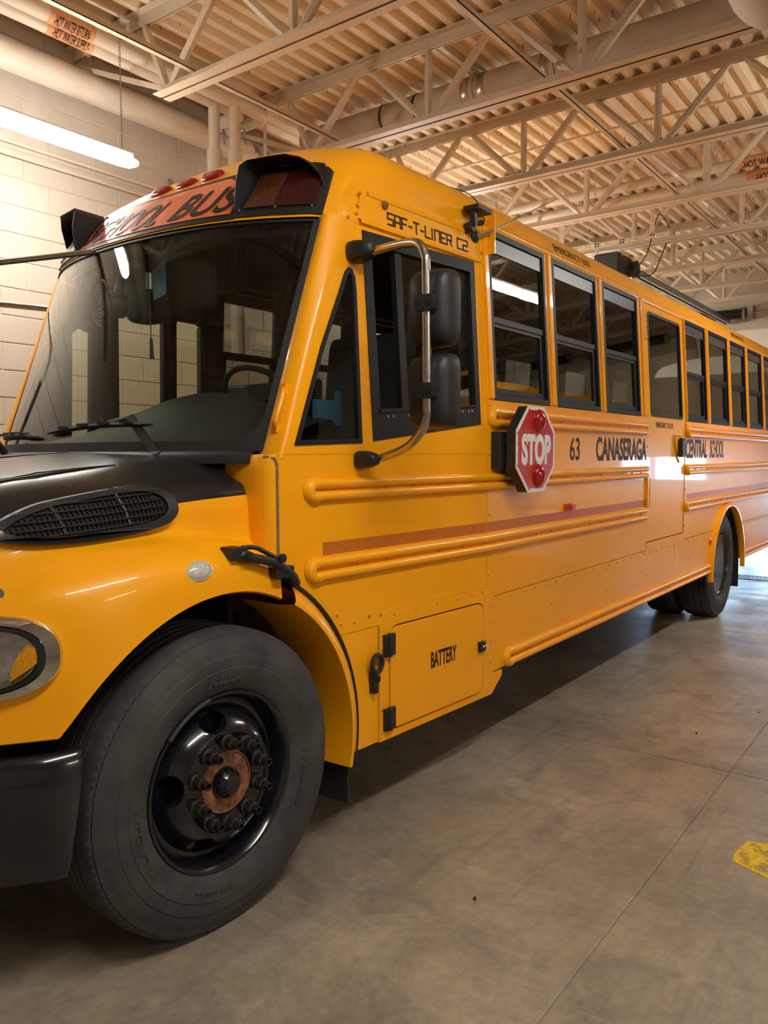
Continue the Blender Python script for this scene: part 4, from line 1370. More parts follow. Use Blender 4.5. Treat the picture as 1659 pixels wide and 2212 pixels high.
# --- hood with fenders
def hood_rows(x):
    K = [
        (.27, ((1.18, 1.612), (.80, 1.607), (.45, 1.588), (.28, 1.530), (.20, 1.455), (.178, 1.29), (.130, 1.262), (.060, 1.205), (.045, 1.08))),
        (0., ((1.18, 1.600), (.80, 1.592), (.45, 1.568), (.285, 1.515), (.212, 1.44), (.195, 1.335), (.115, 1.305), (.042, 1.24), (.030, 1.145))),
        (-.3, ((1.18, 1.580), (.80, 1.567), (.45, 1.542), (.305, 1.485), (.235, 1.41), (.208, 1.340), (.130, 1.305), (.046, 1.225), (.030, 1.07))),
        (-.5, ((1.18, 1.556), (.82, 1.542), (.48, 1.516), (.345, 1.455), (.272, 1.39), (.240, 1.325), (.172, 1.275), (.088, 1.18), (.062, .91))),
        (-.65, ((1.18, 1.530), (.83, 1.515), (.53, 1.487), (.405, 1.428), (.335, 1.36), (.302, 1.29), (.245, 1.225), (.178, 1.13), (.155, .81))),
        (-.8, ((1.18, 1.495), (.85, 1.480), (.60, 1.447), (.49, 1.38), (.43, 1.305), (.40, 1.235), (.355, 1.165), (.295, 1.07), (.272, .81))),
        (-.95, ((1.18, 1.44), (.88, 1.425), (.70, 1.388), (.61, 1.32), (.57, 1.24), (.55, 1.17), (.51, 1.10), (.455, 1.02), (.435, .81))),
        (-1.05, ((1.18, 1.36), (.95, 1.34), (.82, 1.30), (.76, 1.22), (.73, 1.15), (.71, 1.08), (.69, 1.02), (.65, .95), (.63, .81)))]
    keys = sorted((k, tuple(c for p in v for c in p)) for k, v in K)
    f = interp(keys, x)
    pts = [(f[2 * i], f[2 * i + 1]) for i in range(9)]
    lip = .81
    if abs(x) < .565: lip = max(.81, .5 + math.sqrt(max(0, .645 ** 2 - x * x)))
    pts[8] = (pts[8][0], lip)
    if pts[7][1] < lip + .05:
        pts[7] = (pts[7][0], lip + .05)
    return pts
def hood_x(x, y):
    o = (y - YC) / .88
    w = max(0, (x + 1.05) / 1.32) ** 1.5
    return x - .235 * max(0, 1 - o * o) ** .9 * w
XS = [-1.05 + 1.32 * i / 44 for i in range(45)]
def hood_section(x, lo, hi, sub=5):
    pts = hood_rows(x)
    sp = [tuple(v)[:2] for v in spline([(a, b, 0) for a, b in pts], sub)]
    return sp[lo * sub:hi * sub + 1]
for s in (1, -1):
    F = (lambda y: y) if s == 1 else (lambda y: WB - y)
    rows = [[(hood_x(x, y), F(y), z) for y, z in hood_section(x, 4, 8)] for x in XS]
    m = MB().shell(rows, lambda p: Vector(p) + Vector((.0, .012 * s, -.006)))
    fd = bp('fender', m, 'bus_yellow', smooth=60)
    if s == 1: near_fender = fd
half = [[(hood_x(x, y), y, z) for y, z in hood_section(x, 0, 4)] for x in XS]
rows = [[(a, WB - y, z) for a, y, z in r][::-1] + r[1:] for r in half]
hood = bp('hood', MB().shell(rows, lambda p: Vector(p) + Vector((0, 0, -.012))), 'hood_black', smooth=60)
# raised crease lines on the hood
for s in (1, -1):
    F = (lambda y: y) if s == 1 else (lambda y: WB - y)
    pts = []
    for x in [-1.0 + .08 * i for i in range(13)]:
        y, z = hood_rows(x)[2]
        pts.append((hood_x(x, y), F(y), z + .001))
    bp('hood_bead', MB().tube(pts, [.004 + .012 * math.sin(PI * min(1, (i + 1.5) / 9)) if i < 8 else .012 * (12 - i) / 5 + .0015 for i in range(13)], 8), 'hood_black', hood, smooth=60)
def hood_side_y(x, z):
    """outer face of hood side and fender at height z (upper part)"""
    sp = hood_section(x, 2, 8, 6)
    for (y0, z0), (y1, z1) in zip(sp, sp[1:]):
        if z1 <= z <= z0:
            t = (z - z0) / (z1 - z0 - 1e-9)
            return y0 + (y1 - y0) * t
    return sp[-1][0]
# side air vent of the hood
vo = [(-.655, 1.372), (-.60, 1.412), (-.50, 1.452), (-.40, 1.472), (-.30, 1.487), (-.20, 1.499), (-.12, 1.497), (-.08, 1.475), (-.067, 1.442), (-.075, 1.405), (-.115, 1.375), (-.20, 1.357), (-.32, 1.346), (-.44, 1.340), (-.55, 1.342), (-.62, 1.352)]
vo = [tuple(p)[:2] for p in spline([(a, b, 0) for a, b in vo + [vo[0]]], 3)][:-1]
def vent_y(u, v):
    # follows the hood flank
    return hood_side_y(min(.26, u + .012), v)
vin = [(-.10 + (u + .33) * .0 + (u - (-.33)) * .80 - .205, 1.418 + (v - 1.418) * .70 + (.0)) for u, v in vo]
vin = [(-.335 + (u + .335) * .86, 1.420 + (v - 1.418) * .72 + .045 * (u + .36) * .3) for u, v in vo]
m = MB().slab([vo, vin[::-1]], lambda u, v: (u, vent_y(u, v) - .028, v), lambda u, v: (u, vent_y(u, v) + .03, v))
vent = bp('hood_vent', m, 'black_plastic', smooth=30, bevel=.006)
bp('vent_back', MB().slab([offset_poly(vin, -.004) if False else vin], lambda u, v: (u, vent_y(u, v) - .006, v), lambda u, v: (u, vent_y(u, v) + .02, v)), 'underbody', vent, smooth=0)
def zspan(poly, u):
    r = span_at([(b, a) for a, b in poly], u)
    return r
def span_at(poly, v):
    xs = []
    for i in range(len(poly)):
        (a, b), (c, d) = poly[i], poly[(i + 1) % len(poly)]
        if (b - v) * (d - v) < 0: xs.append(a + (c - a) * (v - b) / (d - b))
    return (min(xs), max(xs)) if len(xs) >= 2 else None
def slat_z(base, x): return base + .075 * (x + .10)
rows = []
us = [p[0] for p in vin]
for i in range(41):
    u = min(us) + .001 + (max(us) - min(us) - .002) * i / 40
    a, b = zspan(vin, u)
    rows.append([(u, vent_y(u, a + (b - a) * j / 10) - .011, a + (b - a) * j / 10) for j in range(11)])
bp('vent_back', MB().grid(rows), 'underbody', vent, smooth=40)
for k in range(7):
    zb_ = 1.372 + .021 * k
    pts = []
    for x in [-.62 + .02 * i for i in range(28)]:
        zz = slat_z(zb_, x)
        sp = span_at(vin, zz)
        if sp and sp[0] < x < sp[1]: pts.append((x, vent_y(x, zz) - .024, zz))
    if len(pts) > 3:
        bp('vent_slat', MB().tube(pts, .003, 5), 'black_frame', vent, smooth=60)
vb = MB()
for x in [-.60 + .0145 * i for i in range(36)]:
    zs = [z for z in [1.33 + .004 * i for i in range(45)] if (span_at(vin, z) and span_at(vin, z)[0] < x < span_at(vin, z)[1])]
    if len(zs) > 2:
        
        for za, zc_ in zip(zs[::4], zs[4::4]): vb.bar((x, vent_y(x, za) - .016, za), (x, vent_y(x, zc_) - .016, zc_), .0035, .006, (0, 1, 0))
obj('vent_mesh', vb, 'underbody', vent, kind='stuff', smooth=0, weld=False)
for x in (-.46, -.255):
    zs = [z for z in [1.33 + .004 * i for i in range(45)] if (span_at(vin, z) and span_at(vin, z)[0] < x < span_at(vin, z)[1])]
    zm_ = (zs[0] + zs[-1]) / 2
    bp('vent_rib', MB().tube([(x + .008, vent_y(x, zs[0]) - .02, zs[0]), (x + .002, vent_y(x, zm_) - .02, zm_), (x - .004, vent_y(x, zs[-1]) - .02, zs[-1])], .005, 6), 'grey_sash', vent, smooth=0)
bp('vent_screw', MB().lathe([(.011, 0), (.010, .006), (.004, .008), (0, .008)], (-.615, vent_y(-.615, 1.375) - .027, 1.375), (0, -1, 0), 12), 'zinc', vent)

# fender flare attached to the body behind the hood joint
def flare(off, rr, a0=4, a1=68, n=20):
    return [(rr * math.cos(math.radians(a0 + (a1 - a0) * i / n)), .5 + rr * math.sin(math.radians(a0 + (a1 - a0) * i / n))) for i in range(n + 1)]
rows = []
for yq, r in ((.072, .712), (.060, .700), (.035, .676), (.022, .655), (.022, .640), (.10, .632), (.30, .632)):
    rows.append([(x, yq + .02 * max(0, .55 - z), z) for x, z in flare(0, r, -13, 61)])
bp('fender_flare', MB().grid(rows), 'bus_yellow', smooth=40)
rows = [[(x, yq, z) for x, z in flare(0, r, -13, 66)] for yq, r in ((.066, .726), (.056, .722), (.056, .712), (.066, .708))]
bp('flare_seal', MB().grid(rows), 'rubber_seal', smooth=40)
# wheel well skin behind the front wheel
rows = [[(x, yq, z) for x, z in flare(0, .70, -20, 128, 30)] for yq in (.10, .62)]
bp('wheel_well', MB().grid(rows), 'dirty_well', smooth=40)
bp('wheel_well', MB().box((-.75, .62, .45), (.75, .64, 1.25)), 'underbody', smooth=0)
bp('splash_panel', MB().box((.655, .08, .44), (.668, .66, 1.10)), 'dirty_well', smooth=0)
# hood hold-down strap at the joint
m = MB()
yb = .028
P = [(.045, yb + .03, 1.275), (.09, yb, 1.255), (.20, yb - .012, 1.225), (.29, yb - .005, 1.175), (.335, yb + .01, 1.13)]
m.tube(spline(P, 4), [.022] * 5 + [.017] * 8 + [.02] * 4, 8)
m.box((.02, yb - .005, 1.25), (.075, yb + .06, 1.292)).box((.21, yb - .018, 1.165), (.30, yb + .03, 1.205))
hl = bp('hood_latch', m, 'black_plastic', smooth=40, bevel=.004)
bp('latch_strap', MB().tube(spline([(.07, yb + .005, 1.287), (.13, yb + .005, 1.283), (.20, yb, 1.25), (.25, yb - .006, 1.225)], 4), .009, 6), 'black_plastic', hl)
bp('latch_pin', MB().lathe([(.012, 0), (.012, .01), (0, .012)], (.075, yb - .018, 1.265), (0, -1, 0), 10).lathe([(.016, 0), (.016, .012), (0, .014)], (.23, yb - .02, 1.238), (0, -1, 0), 10), 'nut_steel', hl)
# oval clearance lamp on the fender crown
m = MB()
c = Vector((-.115, .047, 1.228))
nn = Vector((-.12, -.9, .42)).normalized()
ax = Vector((1, -.05, .08)).normalized(); ax = (ax - nn * ax.dot(nn)).normalized()
bx = nn.cross(ax)
rows = []
for d_, r_ in ((0, 1.08), (.008, 1.08), (.010, .95), (.018, .85), (.024, .5), (.026, 0.01)):
    rows.append([c + nn * d_ + ax * (.052 * r_ * math.cos(a)) + bx * (.031 * r_ * math.sin(a)) for a in [2 * PI * i / 24 for i in range(24)]])
bp('fender_lamp', MB().grid(rows, close_v=True), 'clear_lens', smooth=50, label='oval clear fender lamp')

# headlamp on the front corner of the fender
def fender_pt(x, z, off):
    y = hood_side_y(x, z) if z > hood_rows(x)[8][1] else hood_rows(x)[8][0]
    y2 = hood_side_y(x + .01, z); y1 = hood_side_y(x - .01, z)
    n = Vector(((y2 - y1) / .02, -1, 0)).normalized()
    return Vector((x, y, z)) + n * off
def hl_outline(s):
    out = []
    for i in range(40):
        a = 2 * PI * i / 40
        ca, sa = math.cos(a), math.sin(a)
        x = -.745 + .195 * s * math.copysign(abs(ca) ** .8, ca)
        z = 1.045 + .118 * s * math.copysign(abs(sa) ** .8, sa) + .05 * (x + .745)
        out.append((x, z))
    return out
def hl_ring(s, off): return [fender_pt(max(-1.02, x), z, off) for x, z in hl_outline(s)]
hd = bp('headlamp', MB().grid([hl_ring(1.0, -.004), hl_ring(1.0, .014), hl_ring(.97, .026), hl_ring(.82, .030), hl_ring(.78, .020)], close_v=True), 'chrome', smooth=50, label='chrome ringed headlamp')
bp('lamp_seal', MB().grid([hl_ring(.82, .016), hl_ring(.79, .028), hl_ring(.73, .028), hl_ring(.70, .012)], close_v=True), 'black_gloss', hd, smooth=50)
cen = fender_pt(-.745, 1.045, -.02)
bowl = [hl_ring(.71, .024)]
for s_, d_ in ((.66, .016), (.55, .010), (.42, .014), (.36, .007), (.2, .005), (.02, .005)): bowl.append(hl_ring(s_, d_))
bp('reflector', MB().grid(bowl, close_v=True), 'lamp_reflector', hd, smooth=50)
bp('lens', MB().grid([hl_ring(.71, .030), hl_ring(.55, .036), hl_ring(.3, .040), hl_ring(.02, .041)], close_v=True), 'lamp_glass', hd, smooth=60)
ap = []
for i in range(13):
    t = i / 12
    z = .985 + .115 * t
    xa = -.665 + .055 * t - .012 * math.sin(PI * t)
    xb = -.665 + .075 * t + .030 * math.sin(PI * t)
    ap.append([fender_pt(xa, z, .014), fender_pt((xa + xb) / 2, z, .024), fender_pt(xb, z, .024)])
bp('turn_signal', MB().grid(ap), 'amber_lens', hd, smooth=50, label='amber turn signal')

# the matching headlamp on the far corner
hd2 = None
for o in [hd] + list(hd.children):
    me = o.data.copy()
    for v in me.vertices: v.co.y = -v.co.y
    me.flip_normals()
    c = o.copy(); c.data = me; COL.objects.link(c)
    if hd2 is None:
        hd2 = c
        c.location.y = (WB - wpos(hd).y) - wpos(bus).y
    else:
        c.parent = hd2
        c.location.y = -o.location.y
# crossover mirror feet on the fender
m = MB()
p = fender_pt(-.685, 1.235, .0)
for dx, dz in ((-.028, -.03), (.032, -.02), (.012, .035)):
    q_ = fender_pt(-.685 + dx, 1.235 + dz, .0)
    n_ = (fender_pt(-.685 + dx, 1.235 + dz, .01) - q_).normalized()
    m.tube([q_, q_ + n_ * .010], .017, 12)
    m.tube([q_ + n_ * .005, p + Vector((0, -.016, 0))], .012, 8)
    m.tube([q_ + n_ * .008, q_ + n_ * .016], .007, 8)
fm = bp('mirror_foot', m, 'steel_tube', smooth=40)
bp('mirror_rod', MB().tube([p + Vector((0, -.016, 0)), p + Vector((-.12, -.02, .07)), p + Vector((-.35, -.05, .20))], .011, 10), 'steel_tube', fm)
m = MB().slab([rrect(-.735, 1.33, -.675, 1.45, .025)], lambda u, v: (u, vent_y(u, v) - .012, v), lambda u, v: (u, vent_y(u, v) + .02, v))
fm = bp('mirror_foot', m, 'black_plastic', smooth=30, bevel=.004)
bp('foot_screw', MB().lathe([(.01, 0), (.009, .006), (0, .008)], (-.69, vent_y(-.69, 1.355) - .012, 1.355), (0, -1, 0), 10), 'zinc', fm)

# front bumper
prof_b = [(.75, -.02), (.765, .004), (.755, .022), (.72, .034), (.62, .036), (.45, .028), (.405, .018), (.40, -.02)]
plan = [(-.505, .115), (-.53, .118), (-.58, .135), (-.65, .18), (-.75, .26), (-.85, .36), (-.94, .50), (-1.02, .75), (-1.06, YC)]
plan = [tuple(v)[:2] for v in spline([(a, b, 0) for a, b in plan], 3)]
rows = []
for i, (x, y) in enumerate(plan):
    a = Vector(plan[max(i - 1, 0)]); b = Vector(plan[min(i + 1, len(plan) - 1)])
    t = (b - a).normalized(); n_ = Vector((t.y, -t.x)) * (-1 if Vector((t.y, -t.x)).y > 0 else 1)
    sh = -.035 * 0
    rows.append([(x + n_.x * d_ - (.055 * (.75 - z) / .35 if i < 8 else 0) * max(0, 1 - i / 8), y + n_.y * d_, z) for z, d_ in prof_b])
rows2 = rows + [[(x, WB - y, z) for x, y, z in r] for r in rows[-2::-1]]
m = MB().grid(rows2)
m.add(rows2[0], [tuple(range(len(rows2[0])))]); m.add(rows2[-1], [tuple(range(len(rows2[-1]) - 1, -1, -1))])
bp('front_bumper', m, 'black_gloss', smooth=50)
m = MB().box((-1.0, .75, .85), (-.95, WB - .75, 1.28))
bp('grille', m, 'black_plastic', smooth=0)
ga, gb = .80, WB - .80
m = MB().slab([[(.61, .80), (WB - .61, .80), (WB - .61, .98), (WB - .72, 1.20), (WB - .80, 1.31), (WB - .95, 1.355), (.95, 1.355), (.80, 1.31), (.72, 1.20), (.61, .98)], [(.83, .87), (.79, 1.20), (.88, 1.29), (WB - .88, 1.29), (WB - .79, 1.20), (WB - .83, .87)]], lambda u, v: (-1.055, u, v), lambda u, v: (-1.02, u, v))
gs = bp('grille_surround', m, 'bus_yellow', smooth=0, bevel=.01)
for k in range(9):
    z = .90 + .043 * k
    bp('grille_bar', MB().box((-1.035, .80, z), (-.99, WB - .80, z + .016)), 'black_plastic', gs, smooth=0)

# --- wheels
def front_wheel():
    cx, cy, cz, st = 0.0, .062, .505, math.radians(-2.3)
    def tr(mb):
        c, s_ = math.cos(st), math.sin(st)
        mb.v = [(cx + x * c - y * s_, cy + x * s_ + y * c, cz + z) for x, y, z in mb.v]
        return mb
    A = (0, -1, 0)
    rimp = [(.255, -.10), (.262, -.06), (.272, -.03), (.282, -.008), (.292, .004), (.302, .004), (.304, -.01), (.299, -.02), (.29, -.06)]
    rim = MB().lathe([(.255, -.12)] + rimp[1:], (0, 0, 0), A, 72)
    # disc with five hand holes
    dprof = [(.262, -.075), (.25, -.062), (.235, -.035), (.215, -.008), (.195, .012), (.178, .022), (.166, .022), (.160, .014), (.152, .012), (.108, .012), (.106, -.01), (.150, -.012), (.172, .004), (.21, -.03), (.232, -.06), (.25, -.08)]
    dm = MB().lathe(dprof, (0, 0, 0), A, 72, close=True)
    me = make_mesh('disc_tmp', dm, None, 40)
    tmp = bpy.data.objects.new('disc_tmp', me); COL.objects.link(tmp)
    cut = MB()
    for k in range(5):
        a = math.radians(100 + 72 * k)
        c = Vector((.212 * math.cos(a), 0, .212 * math.sin(a)))
        u = Vector((-math.sin(a), 0, math.cos(a)))
        w = Vector((math.cos(a), 0, math.sin(a)))
        r0 = [c + u * (.050 * math.cos(t)) + w * (.030 * math.sin(t)) + Vector((0, .2, 0)) for t in [2 * PI * i / 20 for i in range(20)]]
        r1 = [q + Vector((0, -.4, 0)) for q in r0]
        cut.add(r0 + r1, [tuple(range(20)), tuple(range(39, 19, -1))] + [(i, (i + 1) % 20, 20 + (i + 1) % 20, 20 + i) for i in range(20)])
    cme = make_mesh('cut_tmp', cut, None, 0)
    co = bpy.data.objects.new('cut_tmp', cme); COL.objects.link(co)
    b = tmp.modifiers.new('b', 'BOOLEAN'); b.operation = 'DIFFERENCE'; b.object = co; b.solver = 'EXACT'
    dg = bpy.context.evaluated_depsgraph_get()
    res = bpy.data.meshes.new_from_object(tmp.evaluated_get(dg))
    dd = MB(); dd.v = [tuple(v.co) for v in res.vertices]; dd.f = [tuple(p.vertices) for p in res.polygons]
    bpy.data.objects.remove(tmp); bpy.data.objects.remove(co); bpy.data.meshes.remove(res)
    w = bp('front_wheel', tr(dd), 'rim_black', smooth=30)
    bp('rim', tr(rim), 'rim_black', w, smooth=50)
    # tyre
    def wob(j, k): return (-.007 if (k % 2 and j in NOTCH) else 0)
    tp = [(.296, -.02), (.30, -.006), (.312, .006), (.33, .014), (.36, .024), (.385, .028), (.388, .0255), (.40, .0265), (.425, .024), (.428, .021), (.445, .018), (.466, .013), (.470, .010), (.486, .006), (.492, .003), (.4925, -.001), (.503, -.004), (.507, -.010), (.509, -.018)]
    NOTCH = (len(tp) - 3, len(tp) - 2, len(tp) - 4)
    d = -.018
    for gx in (-.062, -.103, -.144, -.185, -.226):
        tp += [(.513, gx + .006), (.502, gx + .004), (.502, gx - .004), (.513, gx - .006)]
    tp += [(.509, -.262), (.505, -.272), (.47, -.29), (.40, -.305), (.33, -.29), (.30, -.27), (.29, -.25)]
    ty_ = MB().lathe(tp, (0, 0, 0), A, 220, close=True, wob=wob)
    t = bp('tyre', tr(ty_), 'tyre_rubber', w, smooth=32)
    def curved(s, r0, h, mid, span, flip=1):
        width = span
        def place(u, v, dd):
            ang = math.radians(mid) - flip * (u - width / 2) / (r0 + h / 2)
            r = r0 + (v if flip == 1 else h - v)
            yy = -.0245 - dd
            q = Vector((r * math.cos(ang), yy, r * math.sin(ang)))
            return (cx + q.x * math.cos(st) - q.y * math.sin(st), cy + q.x * math.sin(st) + q.y * math.cos(st), cz + q.z)
        text_obj('raised_lettering', s, place, h, width, 'tyre_rubber', w, .0022)
    curved('XZE2', .345, .036, 92, .155)
    curved('11R22.5', .352, .030, -15, .21)
    curved('MICHELIN', .345, .036, 195, .25)
    curved('TUBELESS', .352, .024, 258, .16, -1)
    # hub and nuts
    bp('hub', tr(MB().lathe([(.106, .006), (.104, .012), (.100, .012), (.097, -.03), (.06, -.045), (.03, -.045)], (0, 0, 0), A, 40)), 'rust', w, smooth=40)
    bp('hub_cap', tr(MB().lathe([(.072, -.045), (.072, -.03), (.056, -.028), (.052, .02), (.046, .036), (.034, .045), (.032, .049), (.0, .05)], (-.006, 0, 0), A, 32)), 'rim_black', w, smooth=40)
    bp('cap_face', tr(MB().lathe([(.030, .0485), (.028, .052), (0, .052)], (-.006, 0, 0), A, 24)), 'nut_steel', w, smooth=40, label='worn grey hub cap face')
    sb = MB()
    for k in range(6):
        a = math.radians(20 + 60 * k)
        sb.lathe([(.008, -.03), (.008, -.018), (.004, -.016), (0, -.016)], (.064 * math.cos(a) - .006, 0, .064 * math.sin(a)), A, 6)
    bp('hub_bolt', tr(sb), 'rust', w, smooth=0)
    nut0 = None
    for k in range(10):
        a = math.radians(18 + 36 * k)
        n_ = MB().lathe([(.028, .012), (.028, .02), (.021, .024)], (0, 0, 0), A, 20).lathe([(.022, .02), (.022, .05), (.018, .053)], (0, 0, 0), A, 6).lathe([(.0135, .045), (.0135, .08), (.010, .08), (.009, .05)], (0, 0, 0), A, 12)
        n_.v = [(x + .137 * math.cos(a), y, z + .137 * math.sin(a)) for x, y, z in n_.v]
        bp('lug_nut', tr(n_), 'nut_steel', w, smooth=30)
    bp('brake_drum', tr(MB().lathe([(.0, -.10), (.243, -.10), (.248, -.11), (.248, -.26)], (0, 0, 0), A, 40)), 'rust', w, smooth=40)
    sp = MB()
    for a0 in (118, 126, 133):
        a = math.radians(a0)
        sp.sphere((.296 * math.cos(a), -.007, .296 * math.sin(a)), .016, 8, (1.2, .5, 1))
    sw = MB().tube([(.30 * math.cos(math.radians(a)), -.008, .30 * math.sin(math.radians(a))) for a in range(102, 142, 4)], .009, 6)
    bp('wheel_weight', tr(sw), 'nut_steel', w, smooth=40)
    bp('sticker', tr(MB().box((.205, -.0285, -.318), (.225, -.026, -.314))), 'white_film', w, smooth=0) if False else None
    return w
front_wheel()
# far front wheel: only its tread shows below the bumper
bp('front_wheel', MB().lathe([(.2, 0), (.30, .0), (.40, .02), (.49, .0), (.51, -.03), (.51, -.25), (.49, -.28), (.3, -.27), (.2, -.27)], (0, WB - .34, .51), (0, -1, 0), 48), 'tyre_rubber', smooth=40)
# rear dual wheels
for y0, d_ in ((.03, 1), (.375, 1), (WB - .03, -1), (WB - .375, -1)):
    tp = [(.296, -.02), (.31, .0), (.36, .022), (.40, .022), (.425, .018), (.47, .006), (.495, .0), (.505, -.012), (.514, -.03)]
    for gx in (-.08, -.14, -.20):
        tp += [(.515, gx + .007), (.502, gx + .005), (.502, gx - .005), (.515, gx - .007)]
    tp += [(.509, -.262), (.50, -.275), (.40, -.30), (.30, -.27)]
    w = bp('rear_wheel', MB().lathe([(.29, -.02), (.302, -.002), (.302, -.012), (.285, -.04), (.27, -.12), (.22, -.15), (.14, -.15), (.12, -.12), (.10, -.08), (.0, -.08)], (6.43, y0, .512), (0, -d_, 0), 40), 'rim_black', smooth=40)
    bp('tyre', MB().lathe(tp, (6.43, y0, .512), (0, -d_, 0), 96, close=True), 'tyre_rubber', w, smooth=35)
bp('rear_axle', MB().tube([(6.43, .3, .51), (6.43, WB - .3, .51)], .09, 12), 'underbody')
bp('mud_flap', MB().box((.645, .055, .19), (.654, .62, .50)), 'mudflap', smooth=0, bevel=.004)
bp('mud_flap', MB().box((7.12, .02, .20), (7.132, .66, .75)), 'mudflap', smooth=0)
# underbody
m = MB().box((.72, .10, .56), (X_REAR, WB - .1, .90))
bp('underbody', m, 'underbody', smooth=0) if False else None
m = MB().box((.67, .11, .93), (1.70, WB - .11, .96)).box((1.70, .032, .93), (5.8, WB - .032, .96)).box((7.25, .032, .93), (X_REAR - .05, WB - .032, .96)).box((5.8, .7, .93), (7.25, WB - .7, .96))
bp('floor_pan', m, 'interior_dark', smooth=0)
m = MB().box((-.9, .75, .52), (X_REAR - .2, .85, .78)).box((-.9, WB - .85, .52), (X_REAR - .2, WB - .75, .78)).box((.72, .07, .40), (1.70, .62, .92)).box((2.0, .5, .42), (3.4, WB - .5, .8)).box((-.8, .9, .6), (.6, WB - .9, 1.2))
bp('chassis_frame', m, 'underbody', smooth=0)
bp('firewall', MB().box((.262, .32, .80), (.29, WB - .32, 1.60)), 'underbody', smooth=0)
bp('rear_wall', MB().box((X_REAR - .03, .03, .45), (X_REAR, WB - .03, 2.72)), 'bus_yellow', smooth=0)
# cowl grille strip between hood and windshield
rows = []
for d_, dz in ((.006, 0.008), (-.03, .006), (-.05, -.01), (-.055, -.04)):
    rows.append([ws(-OM + 2 * OM * i / NO, -.004) + Vector((d_, 0, dz - .012)) for i in range(NO + 1)])
bp('cowl_strip', MB().grid(rows), 'black_plastic', smooth=50)

# wipers
def wiper(piv, elb, b0, b1):
    w = bp('wiper', MB().bar(piv, elb, .034, .016, (-1, 0, .4)).bar(elb, (Vector(b0) + Vector(b1)) / 2 + Vector((-.012, 0, .012)), .016, .014, (-1, 0, .4)), 'black_plastic', smooth=0, bevel=.003)
    n = 10
    pts = []
    for i in range(n + 1):
        t = i / n
        y = b0[1] + (b1[1] - b0[1]) * t
        z = b0[2] + (b1[2] - b0[2]) * t + .012 * math.sin(PI * t)
        pts.append(ws(y - YC, (z - ZW0) / (ZW1 - ZW0), .014))
    bp('blade', MB().tube(pts, [.006] + [.012] * (n - 1) + [.006], 6), 'rubber_seal', w)
    m = MB()
    for i in range(2, n - 1, 2):
        m.box(pts[i] + Vector((-.012, -.035, .004)), pts[i] + Vector((-.002, .035, .014)))
    bp('blade_frame', m, 'black_plastic', w, smooth=0)
    bp('pivot_cap', MB().lathe([(.026, -.03), (.026, .012), (.015, .022), (0, .022)], piv, (-.5, 0, 1), 14), 'black_plastic', w)
wiper((.135, .545, 1.590), (.165, .755, 1.748), (.1, 1.27, 1.69), (.19, .62, 1.712))
wiper((.135, 1.62, 1.592), (.09, 1.70, 1.70), (.1, 2.0, 1.68), (.19, 1.36, 1.675))

# --- mirrors
def mirror(s):
    F = (lambda p: Vector(p)) if s == 1 else (lambda p: Vector((p[0], WB - p[1], p[2])))
    b1, b2 = (.762, .062, 2.40), (.745, .022, 1.578)
    shaft = [(.775, .05, 2.395), (.74, -.05, 2.388), (.695, -.20, 2.378), (.672, -.275, 2.358), (.664, -.305, 2.312), (.662, -.312, 2.25), (.660, -.318, 1.80), (.662, -.316, 1.735), (.668, -.29, 1.685), (.70, -.20, 1.625), (.745, -.06, 1.588), (.76, .02, 1.578)]
    a = bp('mirror_arm', MB().tube([F(p) for p in spline([Vector(q) for q in shaft], 4)], .0165, 14), 'steel_tube', smooth=60)
    for (x, y, z), sc_ in ((b1, 1.0), (b2, .85)):
        m = MB()
        rows = []
        for t, w_, h_ in ((0, .052, .040), (.25, .054, .042), (.6, .046, .036), (.9, .032, .026), (1.0, .02, .018)):
            c = Vector((x - .012 * t, y + .035 - .11 * t * sc_, z))
            rows.append([F(c + Vector((w_ * sc_ * math.copysign(abs(math.cos(q)) ** .6, math.cos(q)), 0, h_ * sc_ * math.copysign(abs(math.sin(q)) ** .6, math.sin(q))))) for q in [2 * PI * i / 20 for i in range(20)]])
        m.grid(rows, close_v=True)
        m.add(rows[-1], [tuple(range(20))])
        bp('arm_mount', m, 'black_plastic', a, smooth=50)
    for zc, hh in ((2.135, .142), (1.832, .140)):
        yc_ = -.297
        rows = []
        # rounded pillow shaped shell, its back toward the front of the bus
        for d_, k in ((.062, 1.0), (.05, 1.0), (.03, .99), (.0, .95), (-.02, .88), (-.035, .70), (-.043, .35), (-.045, .02)):
            row = []
            for i in range(32):
                q = 2 * PI * i / 32
                row.append(F(Vector((.712 + d_ , yc_ + .094 * k * math.copysign(abs(math.cos(q)) ** .38, math.cos(q)), zc + hh * k * math.copysign(abs(math.sin(q)) ** .38, math.sin(q))))))
            rows.append(row)
        hd_ = bp('mirror_head', MB().grid(rows, close_v=True), 'black_plastic', a, smooth=50)
        bp('mirror_glass', MB().slab([[(yc_ + .088 * math.copysign(abs(math.cos(2 * PI * i / 32)) ** .4, math.cos(2 * PI * i / 32)), zc + (hh - .006) * math.copysign(abs(math.sin(2 * PI * i / 32)) ** .4, math.sin(2 * PI * i / 32))) for i in range(32)]], lambda u, v: F(Vector((.772, u, v))), lambda u, v: F(Vector((.766, u, v)))), 'chrome', a, smooth=0)
        cz_ = zc + (.005 if zc > 2 else -.005)
        m = MB().slab([rrect(yc_ - .058, cz_ - .028, yc_ + .018, cz_ + .028, .012)], lambda u, v: F(Vector((.632, u, v))), lambda u, v: F(Vector((.690, u, v))))
        bp('mirror_clamp', m, 'black_plastic', a, smooth=0, bevel=.004)
        m = MB()
        for u in (-.02, .026):
            m.lathe([(.0075, 0), (.007, .004), (0, .005)], F(Vector((.632, yc_ + u - .022, cz_ - .004))), (-1, 0, 0), 10)
        bp('clamp_bolt', m, 'black_gloss', a, smooth=40)
mirror(1)
